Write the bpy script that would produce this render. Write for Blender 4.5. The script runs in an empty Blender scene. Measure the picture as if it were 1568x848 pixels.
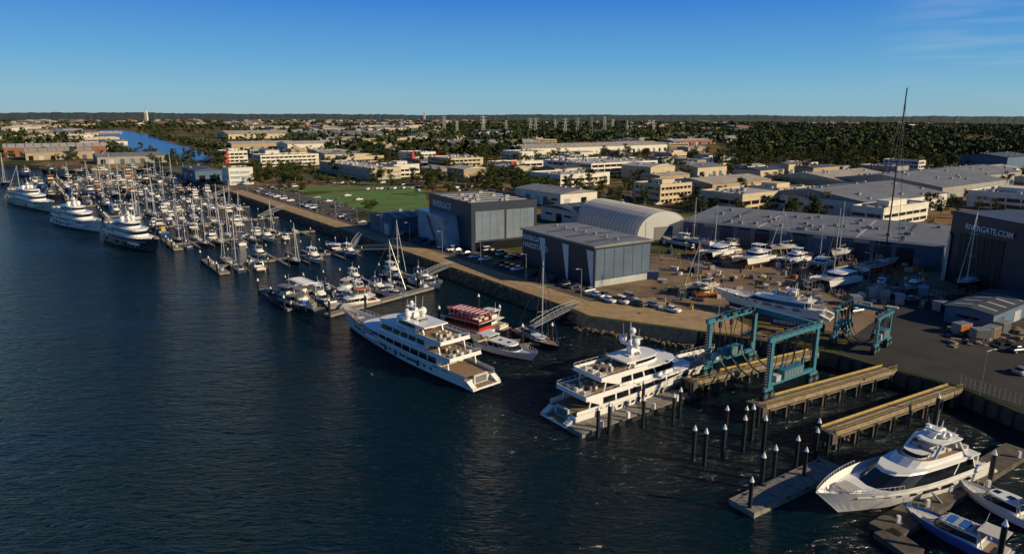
import bpy, math, random
from mathutils import Vector, Matrix, noise
random.seed(7)
R=random.random; RU=random.uniform
S=bpy.context.scene
# ---------------------------------------------------------------- camera
F=1045.0; CX=784.0; CY=424.0; H=50.0
PITCH=math.atan(247/1045.0)
CM=Matrix.Rotation(math.radians(90)-PITCH,3,'X') @ Matrix.Rotation(math.radians(0.2),3,'Z')
cam=bpy.data.cameras.new("camera"); co=bpy.data.objects.new("camera",cam)
S.collection.objects.link(co); cam.lens=36*F/1568; cam.sensor_width=36; cam.sensor_fit='HORIZONTAL'
cam.clip_start=1; cam.clip_end=60000
co.matrix_world=Matrix.Translation((0,0,H)) @ CM.to_4x4()
S.camera=co
LZ=3.0
def G(px,py,z=LZ):
    """survey helper: ground position (metres) at height z"""
    d=CM @ Vector(((px-CX)/F,-(py-CY)/F,-1.0))
    t=(z-H)/d.z
    return Vector((d.x*t,d.y*t,z))
# ---------------------------------------------------------------- world / light
w=bpy.data.worlds.new("World"); S.world=w; w.use_nodes=True
nt=w.node_tree; nt.nodes.clear()
AZ=math.radians(110); EL=math.radians(23)
N=nt.nodes.new; LK=nt.links.new
sky=N('ShaderNodeTexSky'); sky.sky_type='NISHITA'; sky.sun_disc=False
sky.sun_elevation=EL; sky.sun_rotation=AZ; sky.altitude=50; sky.air_density=1.0; sky.dust_density=0.3; sky.ozone_density=2.0
tcw=N('ShaderNodeTexCoord'); sep=N('ShaderNodeSeparateXYZ'); LK(tcw.outputs['Generated'],sep.inputs[0])
rp=N('ShaderNodeValToRGB'); LK(sep.outputs['Z'],rp.inputs[0])
els=rp.color_ramp.elements; els[0].position=0; els[0].color=(.27,.46,.55,1); els[1].position=1; els[1].color=(.010,.035,.11,1)
for p_,c_ in ((.03,(.21,.46,.62,1)),(.075,(.105,.37,.67,1)),(.15,(.024,.21,.66,1)),(.32,(.012,.07,.26,1))):
    e=els.new(p_); e.color=c_
mpw=N('ShaderNodeMapping'); mpw.inputs['Scale'].default_value=(3,3,40); LK(tcw.outputs['Generated'],mpw.inputs[0])
nzw=N('ShaderNodeTexNoise'); nzw.inputs['Scale'].default_value=1.6; nzw.inputs['Detail'].default_value=7; LK(mpw.outputs[0],nzw.inputs['Vector'])
mrw=N('ShaderNodeMapRange'); mrw.inputs[1].default_value=.5; mrw.inputs[2].default_value=.75; mrw.inputs[3].default_value=0; mrw.inputs[4].default_value=.32; LK(nzw.outputs[0],mrw.inputs[0])
cd=(CM@Vector(((1550-CX)/F,-(66-CY)/F,-1))).normalized()
dt=N('ShaderNodeVectorMath'); dt.operation='DOT_PRODUCT'; dt.inputs[1].default_value=cd; LK(tcw.outputs['Generated'],dt.inputs[0])
mr2=N('ShaderNodeMapRange'); mr2.inputs[1].default_value=.988; mr2.inputs[2].default_value=.999; LK(dt.outputs['Value'],mr2.inputs[0])
mu=N('ShaderNodeMath'); mu.operation='MULTIPLY'; LK(mrw.outputs[0],mu.inputs[0]); LK(mr2.outputs[0],mu.inputs[1])
mc=N('ShaderNodeMixRGB'); mc.inputs[2].default_value=(.45,.6,.7,1); LK(mu.outputs[0],mc.inputs[0]); LK(rp.outputs[0],mc.inputs[1])
sc_n=N('ShaderNodeVectorMath'); sc_n.operation='SCALE'; sc_n.inputs['Scale'].default_value=1/.085; LK(mc.outputs[0],sc_n.inputs[0])
mx=N('ShaderNodeMixRGB'); mx.inputs[0].default_value=.9; LK(sky.outputs[0],mx.inputs[1]); LK(sc_n.outputs[0],mx.inputs[2])
bg=N('ShaderNodeBackground'); bg.inputs[1].default_value=0.085
out=N('ShaderNodeOutputWorld'); LK(mx.outputs[0],bg.inputs[0]); LK(bg.outputs[0],out.inputs[0])
sl=bpy.data.lights.new("sun",'SUN'); sl.energy=5.0; sl.angle=math.radians(0.5); sl.color=(1,.82,.54)
so=bpy.data.objects.new("sun",sl); S.collection.objects.link(so)
sd=Vector((math.sin(AZ)*math.cos(EL),math.cos(AZ)*math.cos(EL),math.sin(EL)))
so.rotation_euler=sd.to_track_quat('Z','Y').to_euler()
S.view_settings.view_transform='Standard'; S.view_settings.look='None'; S.view_settings.exposure=0
# ---------------------------------------------------------------- materials
def mat(name,col,rough=.5,metal=0,var=.12,scale=1.0,bump=0,spec=.5,col2=None,coat=0):
    m=bpy.data.materials.new(name); m.use_nodes=True; n=m.node_tree; b=n.nodes['Principled BSDF']
    b.inputs['Roughness'].default_value=rough; b.inputs['Metallic'].default_value=metal
    b.inputs['Specular IOR Level'].default_value=spec
    if coat: b.inputs['Coat Weight'].default_value=coat
    tc=n.nodes.new('ShaderNodeTexCoord'); no=n.nodes.new('ShaderNodeTexNoise'); no.inputs['Scale'].default_value=scale; no.inputs['Detail'].default_value=6
    no.inputs['Roughness'].default_value=.7
    n.links.new(tc.outputs['Object'],no.inputs['Vector'])
    cr=n.nodes.new('ShaderNodeValToRGB'); cr.color_ramp.elements[0].position=.33; cr.color_ramp.elements[1].position=.67
    c2=col2 if col2 else tuple(min(1,c*(1+var)) for c in col)
    c1=col if col2 else tuple(c*(1-var) for c in col)
    cr.color_ramp.elements[0].color=(*c1,1); cr.color_ramp.elements[1].color=(*c2,1)
    n.links.new(no.outputs['Fac'],cr.inputs['Fac']); n.links.new(cr.outputs[0],b.inputs['Base Color'])
    if bump:
        bp=n.nodes.new('ShaderNodeBump'); bp.inputs['Strength'].default_value=.6; bp.inputs['Distance'].default_value=bump
        n.links.new(no.outputs['Fac'],bp.inputs['Height']); n.links.new(bp.outputs[0],b.inputs['Normal'])
    return m
def cladding(name,col,scale=6,rough=.45,metal=0.0,var=.2):
    m=mat(name,col,rough,metal,var,.12); n=m.node_tree; b=n.nodes['Principled BSDF']
    tc=[x for x in n.nodes if x.type=='TEX_COORD'][0]
    wv=n.nodes.new('ShaderNodeTexWave'); wv.inputs['Scale'].default_value=scale*.2; wv.bands_direction='DIAGONAL'
    mp=n.nodes.new('ShaderNodeMapping'); mp.inputs['Scale'].default_value=(1,1,0)
    n.links.new(tc.outputs['Object'],mp.inputs[0]); n.links.new(mp.outputs[0],wv.inputs['Vector'])
    bp=n.nodes.new('ShaderNodeBump'); bp.inputs['Distance'].default_value=.06; bp.inputs['Strength'].default_value=.5
    n.links.new(wv.outputs['Fac'],bp.inputs['Height']); n.links.new(bp.outputs[0],b.inputs['Normal'])
    return m
def leafmat(name,c1,c2,c3):
    m=bpy.data.materials.new(name); m.use_nodes=True; n=m.node_tree; b=n.nodes['Principled BSDF']
    b.inputs['Roughness'].default_value=.75; b.inputs['Specular IOR Level'].default_value=.15
    g=n.nodes.new('ShaderNodeNewGeometry'); cr=n.nodes.new('ShaderNodeValToRGB')
    cr.color_ramp.elements[0].color=(*c1,1); cr.color_ramp.elements[1].color=(*c3,1)
    e=cr.color_ramp.elements.new(.6); e.color=(*c2,1)
    n.links.new(g.outputs['Random Per Island'],cr.inputs[0]); n.links.new(cr.outputs[0],b.inputs['Base Color'])
    return m
WH=mat("white_gelcoat",(.80,.79,.76),.25,0,.04,.5,coat=.3)
WH2=mat("offwhite_paint",(.60,.58,.53),.4,0,.08,.5)
CREAM=mat("cream_hull",(.62,.55,.42),.3,0,.04,.4)
GLASS=mat("dark_glass",(.008,.011,.016),.08,0,.2,.5,spec=.8)
TEAK=mat("teak_deck",(.27,.19,.12),.6,0,.2,3)
NAVY=mat("navy_hull",(.008,.012,.028),.2,0,.2,.5,coat=.4)
BLK=mat("black_rubber",(.012,.012,.013),.6,0,.2,2)
ANTI=mat("antifoul",(.05,.016,.014),.7,0,.2,2)
ANTIB=mat("antifoul_blue",(.015,.05,.15),.6,0,.2,2)
RED=mat("red_paint",(.5,.02,.018),.4,0,.1,1)
ORG=mat("orange_paint",(.52,.19,.05),.5,0,.2,1)
YEL=mat("yellow_paint",(.50,.36,.09),.5,0,.2,1)
BLUE=mat("blue_paint",(.02,.12,.42),.4,0,.12,1)
CANV=mat("blue_canvas",(.012,.035,.11),.8,0,.15,2)
GREYC=mat("grey_canvas",(.16,.165,.17),.8,0,.15,2)
ALU=mat("aluminium",(.6,.6,.58),.4,.4,.1,1)
GALV=mat("galvanised_steel",(.30,.31,.31),.5,.4,.15,1)
TEAL=mat("teal_steel",(.025,.13,.185),.5,0,.3,2.2,col2=(.055,.22,.285))
CONC=mat("pier_concrete",(.17,.125,.075),.9,0,.2,1.1,.03,col2=(.40,.31,.19))
CONCD=mat("dark_concrete",(.05,.043,.035),.9,0,.2,.7,.03,col2=(.13,.11,.085))
PONT=mat("pontoon_deck",(.13,.12,.105),.85,0,.15,1.2,col2=(.29,.27,.24))
PILE=mat("black_pile",(.014,.014,.016),.5,0,.3,1)
NAVYW=cladding("navy_cladding",(.016,.026,.05))
SLATEW=cladding("slate_cladding",(.085,.125,.18))
SLATEL=cladding("pale_slate_cladding",(.16,.20,.245))
LGREYW=cladding("light_grey_cladding",(.42,.43,.42))
TENT=mat("white_membrane",(.82,.81,.78),.5,0,.06,.25)
# thin membrane lets light through
n=TENT.node_tree; tr=n.nodes.new('ShaderNodeBsdfTranslucent'); tr.inputs[0].default_value=(.85,.84,.8,1); ms=n.nodes.new('ShaderNodeMixShader'); ms.inputs[0].default_value=.42
n.links.new(n.nodes['Principled BSDF'].outputs[0],ms.inputs[1]); n.links.new(tr.outputs[0],ms.inputs[2]); n.links.new(ms.outputs[0],n.nodes['Material Output'].inputs[0])
WINB=mat("blue_window",(.28,.40,.48),.25,0,.3,.3,spec=.8)
ROOFG=cladding("grey_metal_roof",(.21,.21,.20),5,.5)
ROOFD=cladding("dark_metal_roof",(.065,.078,.092),5,.5)
ROOFL=cladding("pale_metal_roof",(.50,.46,.39),5,.5)
ROOFC=cladding("cream_metal_roof",(.46,.39,.27),5,.5)
ROOFR=mat("terracotta_roof",(.28,.08,.05),.8,0,.2,.6)
WALLS=[mat("wall_"+n,c,.8,0,.14,.2) for n,c in (("white",(.66,.62,.53)),("cream",(.54,.44,.30)),("grey",(.30,.29,.27)),("tan",(.38,.29,.19)),("brick",(.24,.1,.06)),("blue",(.08,.14,.22)))]
ROOFS=[ROOFG,ROOFL,ROOFC,ROOFL,ROOFD,ROOFG]
# ---------------------------------------------------------------- mesh builder
class MB:
    def __init__(s): s.v=[];s.f=[];s.m=[];s.mats=[]
    def mi(s,m):
        if m not in s.mats: s.mats.append(m)
        return s.mats.index(m)
    def add(s,vs,fs,m):
        o=len(s.v); s.v.extend([tuple(a) for a in vs]); k=s.mi(m)
        for f in fs: s.f.append(tuple(i+o for i in f)); s.m.append(k)
    def box(s,x0,x1,y0,y1,z0,z1,m,M=None):
        vs=[Vector(a) for a in ((x0,y0,z0),(x1,y0,z0),(x1,y1,z0),(x0,y1,z0),(x0,y0,z1),(x1,y0,z1),(x1,y1,z1),(x0,y1,z1))]
        if M: vs=[M@a for a in vs]
        s.add(vs,[(0,3,2,1),(4,5,6,7),(0,1,5,4),(1,2,6,5),(2,3,7,6),(3,0,4,7)],m)
    def beam(s,p,q,w,h,m):
        p=Vector(p);q=Vector(q);d=q-p;L=d.length
        if L<1e-4: return
        d/=L; up=Vector((0,0,1)) if abs(d.z)<.95 else Vector((1,0,0))
        a=d.cross(up).normalized(); b=a.cross(d)
        M=Matrix((d,a,b)).transposed().to_4x4(); M.translation=p
        s.box(0,L,-w/2,w/2,-h/2,h/2,m,M)
    def cyl(s,p,q,r0,r1,m,n=8,caps=True):
        p=Vector(p);q=Vector(q);d=(q-p).normalized(); up=Vector((0,0,1)) if abs(d.z)<.95 else Vector((1,0,0))
        a=d.cross(up).normalized(); b=a.cross(d)
        vs=[];
        for c,r in ((p,r0),(q,r1)):
            for i in range(n):
                t=2*math.pi*i/n; vs.append(c+a*math.cos(t)*r+b*math.sin(t)*r)
        fs=[(i,(i+1)%n,n+(i+1)%n,n+i) for i in range(n)]
        if caps: fs+=[tuple(range(n))[::-1],tuple(range(n,2*n))]
        s.add(vs,fs,m)
    def sph(s,c,r,m,sz=1,n=10,k=6):
        vs=[];c=Vector(c)
        for j in range(k+1):
            ph=math.pi*j/k
            for i in range(n):
                t=2*math.pi*i/n; vs.append(c+Vector((r*math.sin(ph)*math.cos(t),r*math.sin(ph)*math.sin(t),r*sz*math.cos(ph))))
        s.add(vs,[(j*n+i,(j+1)*n+i,(j+1)*n+(i+1)%n,j*n+(i+1)%n) for j in range(k) for i in range(n)],m)
    def loft(s,rings,mf,capt=None,capb=None,closed=True):
        n=len(rings[0])
        for j in range(len(rings)-1):
            for i in range(n if closed else n-1):
                k=(i+1)%n
                s.add([rings[j][i],rings[j][k],rings[j+1][k],rings[j+1][i]],[(0,1,2,3)],mf(j,i) if callable(mf) else mf)
        if capt: s.add(rings[-1],[tuple(range(n))],capt)
        if capb: s.add(rings[0],[tuple(range(n))[::-1]],capb)
    def mesh(s,name):
        me=bpy.data.meshes.new(name); me.from_pydata(s.v,[],s.f)
        for m in s.mats: me.materials.append(m)
        me.polygons.foreach_set('material_index',s.m); me.update(); return me
    def obj(s,name,loc=(0,0,0),rot=0):
        return put(s.mesh(name),name,loc,rot)
def put(me,name,loc=(0,0,0),rot=0,sc=1):
    o=bpy.data.objects.new(name,me); o.location=loc; o.rotation_euler=(0,0,rot)
    o.scale=(sc,sc,sc) if not hasattr(sc,'__len__') else sc
    S.collection.objects.link(o); return o
def ang(v): return math.atan2(v.y,v.x)
U=Vector((-.588,.809,0)); N2=Vector((.809,.588,0)); B0=Vector((14,166,0))
GR=ang(N2)
def P(s_,t_,z=0): # s along quay (upstream), t towards river
    v=B0+U*s_-N2*t_; v.z=z; return v
# ---------------------------------------------------------------- water
def water_mat():
    m=bpy.data.materials.new("river_water"); m.use_nodes=True; n=m.node_tree; b=n.nodes['Principled BSDF']
    b.inputs['Base Color'].default_value=(.002,.013,.019,1); b.inputs['Roughness'].default_value=.1; b.inputs['IOR'].default_value=1.33
    b.inputs['Specular IOR Level'].default_value=.45
    tc=n.nodes.new('ShaderNodeTexCoord')
    def nz(sc,rot,scale,det,dist=0):
        mp=n.nodes.new('ShaderNodeMapping'); mp.inputs['Scale'].default_value=sc; mp.inputs['Rotation'].default_value=(0,0,rot)
        t=n.nodes.new('ShaderNodeTexNoise'); t.inputs['Scale'].default_value=scale; t.inputs['Detail'].default_value=det; t.inputs['Distortion'].default_value=dist
        t.inputs['Roughness'].default_value=.55
        n.links.new(tc.outputs['Object'],mp.inputs[0]); n.links.new(mp.outputs[0],t.inputs['Vector']); return t
    a=nz((.7,2.1,1),.30,.55,4,1.0); c=nz((1,1.9,1),-.15,.13,2,.3); e=nz((.6,1.4,1),.5,.02,6,.5)
    ad=n.nodes.new('ShaderNodeMath'); ad.operation='MULTIPLY_ADD'; ad.inputs[1].default_value=1.0
    n.links.new(c.outputs[0],ad.inputs[0]); n.links.new(a.outputs[0],ad.inputs[2])
    bp=n.nodes.new('ShaderNodeBump'); bp.inputs['Distance'].default_value=2.3
    mr=n.nodes.new('ShaderNodeMapRange'); mr.inputs[1].default_value=.38; mr.inputs[2].default_value=.62; mr.inputs[3].default_value=.35; mr.inputs[4].default_value=1
    n.links.new(e.outputs[0],mr.inputs[0]); n.links.new(mr.outputs[0],bp.inputs['Strength'])
    n.links.new(ad.outputs[0],bp.inputs['Height']); n.links.new(bp.outputs[0],b.inputs['Normal'])
    return m
mb=MB(); mb.add([(-6000,-2000,0),(3000,-2000,0),(3000,1500,0),(-6000,1500,0)],[(0,1,2,3)],water_mat())
mb.obj("river_water")
# ---------------------------------------------------------------- ground
def ground_mat():
    m=bpy.data.materials.new("ground"); m.use_nodes=True; n=m.node_tree; b=n.nodes['Principled BSDF']
    b.inputs['Roughness'].default_value=.95; b.inputs['Specular IOR Level'].default_value=.1
    tc=n.nodes.new('ShaderNodeTexCoord')
    def nz(scale,det):
        t=n.nodes.new('ShaderNodeTexNoise'); t.inputs['Scale'].default_value=scale; t.inputs['Detail'].default_value=det; t.inputs['Roughness'].default_value=.65
        n.links.new(tc.outputs['Object'],t.inputs['Vector']); return t
    a=nz(.014,8); c=nz(.09,5)
    r1=n.nodes.new('ShaderNodeValToRGB'); els=r1.color_ramp.elements
    els[0].position=.36; els[0].color=(.03,.044,.012,1); els[1].position=.70; els[1].color=(.10,.085,.06,1)
    for p_,c_ in ((.45,(.06,.072,.02,1)),(.50,(.09,.085,.03,1)),(.55,(.26,.14,.06,1)),(.61,(.15,.12,.08,1))):
        e=els.new(p_); e.color=c_
    n.links.new(a.outputs[0],r1.inputs[0])
    mx=n.nodes.new('ShaderNodeMixRGB'); mx.blend_type='OVERLAY'; mx.inputs[0].default_value=.5
    n.links.new(r1.outputs[0],mx.inputs[1]); n.links.new(c.outputs[0],mx.inputs[2]); n.links.new(mx.outputs[0],b.inputs['Base Color'])
    return m
shore=[Vector((-6000,1200,LZ)),G(-150,251),G(0,251),G(60,253),G(140,254),P(640,0,LZ),P(560,0,LZ),P(400,0,LZ),P(200,0,LZ),P(0,0,LZ),G(900,485),G(1068,507),Vector((56,139,LZ)),Vector((66,132,LZ)),Vector((74,121.5,LZ)),Vector((80,115,LZ)),Vector((83.5,103,LZ)),Vector((84.5,88,LZ)),Vector((86,40,LZ)),Vector((90,-200,LZ))]
mb=MB(); poly=shore+[Vector((20000,-200,LZ)),Vector((20000,22000,LZ)),Vector((-20000,22000,LZ)),Vector((-20000,1200,LZ))]
mb.add(poly,[tuple(range(len(poly)))],ground_mat()); mb.obj("ground")
STONE=mat("rock_revetment",(.05,.038,.025),.95,0,.3,.7,.25,col2=(.2,.15,.09))
SANDST=mat("sandstone_wall",(.26,.18,.09),.95,0,.3,.8,.2,col2=(.5,.37,.2))
mb=MB()
for i in range(len(shore)-1):
    a,b_=shore[i],shore[i+1]; e=(b_-a).normalized(); nn=Vector((e.y,-e.x,0))
    off=3.0 if 4<=i<=8 else (.6 if i<11 else 0.05)
    m_=STONE if i<=8 else (SANDST if i<11 else CONCD)
    k=max(1,int((b_-a).length/12)) if (b_-a).length<800 else 1
    for j in range(k):
        p=a.lerp(b_,j/k);q=a.lerp(b_,(j+1)/k)
        mb.add([p,q,q+nn*off+Vector((0,0,-3.6)),p+nn*off+Vector((0,0,-3.6))],[(0,3,2,1)],m_)
    if i>=11:
        for j in range(int(min(40,(b_-a).length)/2.5)):
            p=a+e*(j*2.5+1)+nn*.3; mb.cyl((p.x,p.y,-1.5),(p.x,p.y,2.9),.18,.18,BLK,6)
mb.obj("seawall")
rk=MB()
for i in range(1500):
    s_=RU(-5,330); t_=RU(.1,3.0); c=P(s_,t_,LZ-t_*1.1-.05); r=RU(.22,.55)
    rk.sph(c,r,STONE,RU(.6,.9),5,3)
a_,b_=G(885,482),G(1064,510)
for i in range(260):
    c=a_.lerp(b_,R())+Vector((-.45,-.85,0))*RU(1,2.6); c.z=RU(-.2,.5); rk.sph(c,RU(.25,.6),STONE,.7,5,3)
rk.obj("revetment_rocks")
def sheet(name,pts,m,dz=.02,z=LZ):
    mb=MB(); mb.add([(p.x,p.y,z+dz) for p in pts],[tuple(range(len(pts)))],m); return mb.obj(name)
PROM=mat("promenade_paving",(.29,.19,.09),.9,0,.15,.35,col2=(.46,.32,.165))
HARD=mat("hardstand_concrete",(.11,.075,.043),.9,0,.2,.09,col2=(.28,.19,.11))
ASPH=mat("asphalt",(.016,.016,.016),.9,0,.2,.12,col2=(.042,.039,.035))
ASPHL=mat("worn_asphalt",(.05,.045,.038),.9,0,.2,.1,col2=(.11,.098,.08))
GRASS=mat("grass",(.05,.12,.012),.95,0,.3,.08,col2=(.12,.22,.03))
MARK=mat("road_marking",(.7,.7,.67),.7,0,.05,1)
sheet("promenade",[P(0,-.5),P(330,-.5),P(330,-8.5),P(0,-8.5)],PROM,.03)
sheet("quay_apron",[P(0,-.5),P(0,-9),G(1000,455),G(1105,478),Vector((57,141,0)),G(1067,505),G(903,483)],PROM,.03)
sheet("service_road",[P(-5,-9),P(600,-9),P(600,-17),P(0,-17)],ASPHL,.015)
sheet("hardstand",[P(0,-17.5),P(40,-18),P(48,-62),P(-40,-112),P(-75,-95),P(-62,-40),G(1300,512),G(1105,477),G(1005,455)],HARD,.01)
sheet("asphalt_yard",[G(1310,512),G(1390,455),G(1480,450),G(1900,560),G(1900,700),Vector((86,90,0)),Vector((84.5,103,0)),Vector((81,115,0)),Vector((75,122,0)),Vector((67,133,0))],ASPH,.02)
sheet("sports_field",[G(462,300),G(560,291),G(650,289),G(658,330),G(600,328),G(560,322)],GRASS,.02)
sheet("lawn",[G(420,287),G(560,285),G(640,285),G(640,287),G(460,294)],GRASS,.02)
sheet("car_park",[G(380,283),G(418,286),G(460,297),G(560,322),G(530,330)],ASPHL,.012)
roads=[((640,330),(1240,262)),((250,262),(600,283)),((1190,235),(1568,300)),((600,283),(1010,250)),((560,232),(760,250)),((95,208),(150,250))]
for (a,b_) in roads:
    p=G(*a);q=G(*b_);e=(q-p).normalized();nn=Vector((-e.y,e.x,0))*5
    sheet("road",[p-nn,q-nn,q+nn,p+nn],ASPHL,.025)
    mk=MB(); L_=(q-p).length
    for i in range(int(L_/9)):
        s0=p+e*(i*9); s1=s0+e*3; n3=nn*.02
        mk.add([(v.x,v.y,LZ+.03) for v in (s0-n3,s1-n3,s1+n3,s0+n3)],[(0,1,2,3)],MARK)
    mk.obj("road_marking_line")
mk=MB()
for i in range(40):
    a=P(8*i,-13);b_=P(8*i+3,-13)
    mk.add([(p.x,p.y,LZ+.022) for p in (a-N2*.07,b_-N2*.07,b_+N2*.07,a+N2*.07)],[(0,1,2,3)],MARK)
mk.obj("road_marking_line")
kb=MB()
for t_ in (-8.7,-17.1): kb.beam(P(0,t_,LZ+.07),P(330,t_,LZ+.07),.25,.16,CONC)
kb.obj("kerb")
CREEK=mat("creek_water",(.008,.075,.30),.25,0,.15,.01,spec=.3)
sheet("creek_water",[G(136,205),G(158,200),G(188,200),G(226,207),G(262,220),G(308,232),G(335,246),G(285,247),G(232,241),G(198,231),G(155,217)],CREEK,.3)
# ---------------------------------------------------------------- hills
HILL=mat("hill_forest",(.022,.038,.026),.95,0,.3,.003,col2=(.05,.068,.045))  # forest green with aerial haze painted in as a bluish tint
for rr,hh,nm in ((9500,62,"distant_hill"),(6500,50,"distant_hill")):
    mb=MB(); n_=520; top=[];bot=[];bk=[]
    for i in range(n_+1):
        a=math.radians(-55+110*i/n_); h=hh*(.9+.09*math.sin(a*9+rr)+.06*math.sin(a*23+1)+.03*math.sin(a*61))+RU(-3,5)
        top.append((rr*math.sin(a),rr*math.cos(a),LZ+h)); bot.append(((rr-1500)*math.sin(a),(rr-1500)*math.cos(a),LZ-1)); bk.append(((rr+1500)*math.sin(a),(rr+1500)*math.cos(a),LZ-1))
    mb.loft([bot,top,bk],HILL,closed=False); mb.obj(nm)
# ---------------------------------------------------------------- trees
LEAF=leafmat("gum_leaves",(.014,.022,.006),(.045,.062,.016),(.12,.13,.033))
LEAFF=leafmat("far_leaves",(.014,.024,.009),(.036,.051,.016),(.095,.105,.035))
BARK=mat("bark",(.2,.15,.1),.9,0,.3,2)
def quads(mb,c,rx,rz,n,size,m):
    for _ in range(n):
        while True:
            v=Vector((RU(-1,1),RU(-1,1),RU(-1,1)))
            if .25<v.length<1: break
        p=c+Vector((v.x*rx,v.y*rx,v.z*rz)); a=Vector((RU(-1,1),RU(-1,1),RU(-.6,.6))).normalized()
        b_=a.cross(Vector((RU(-1,1),RU(-1,1),RU(-1,1)))).normalized(); s_=size*RU(.5,1.2)
        mb.add([p-a*s_,p+b_*s_*.7,p+a*s_,p-b_*s_*.7],[(0,1,2,3)],m)
TREES=[]
for k in range(8):
    mb=MB(); h=RU(10,18); 
    mb.cyl((0,0,-.3),(RU(-.4,.4),RU(-.4,.4),h*.5),.35,.22,BARK,6)
    for j in range(random.choice([9,11,13])):
        a=RU(0,6.28); r=RU(.8,h*.3); z=h*RU(.28,.9); c=Vector((r*math.cos(a),r*math.sin(a),z))
        mb.cyl((0,0,h*RU(.2,.4)),c,.16,.05,BARK,4,False)
        quads(mb,c,h*RU(.11,.2),h*RU(.08,.15),62,h*.042,LEAF)
    TREES.append(mb.mesh("gum_tree"))
mb=MB()
def gap(p,th=.12,k=.006): return noise.noise(Vector((p.x*k,p.y*k,1.3)))>th
def far(x0,y0,x1,y1,n,g=True):
    for _ in range(n):
        px=RU(x0,x1);py=RU(y0,y1); p=G(px,py); D=p.length
        if D>9000: continue
        if 132<px<340 and py>198+max(0,px-188)*.24 and py<214+max(0,(px-150))*.26: continue
        if g and gap(p,.2,.006 if D<2600 else .0018): continue
        if D>2600: w_,h=RU(18,45),RU(7,14)
        else: w_,h=RU(4,8),RU(8,17)
        quads(mb,p+Vector((0,0,h*.55)),w_,h*.5,13,(h*.27 if D<2600 else h*.6),LEAFF)
far(-20,178.3,1590,186,6200); far(-20,184,1590,194,3600)
far(640,188,1590,204,2500); far(790,196,1590,216,2600); far(1130,206,1590,240,2200); far(780,208,1130,222,450)
far(440,200,800,222,800); far(500,222,800,242,220); far(60,192,262,204,220); far(-20,205,130,226,200); far(240,194,460,206,200); far(310,210,640,222,160)
for e in ((126,206,195,238),(232,208,350,232)): 
    for _ in range(150):
        u=R(); p=G(e[0]+(e[2]-e[0])*u+RU(-8,8),e[1]+(e[3]-e[1])*u+RU(-2,2)); quads(mb,p+Vector((0,0,4)),6,4,12,2.6,LEAFF)
mb.obj("distant_trees")
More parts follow.
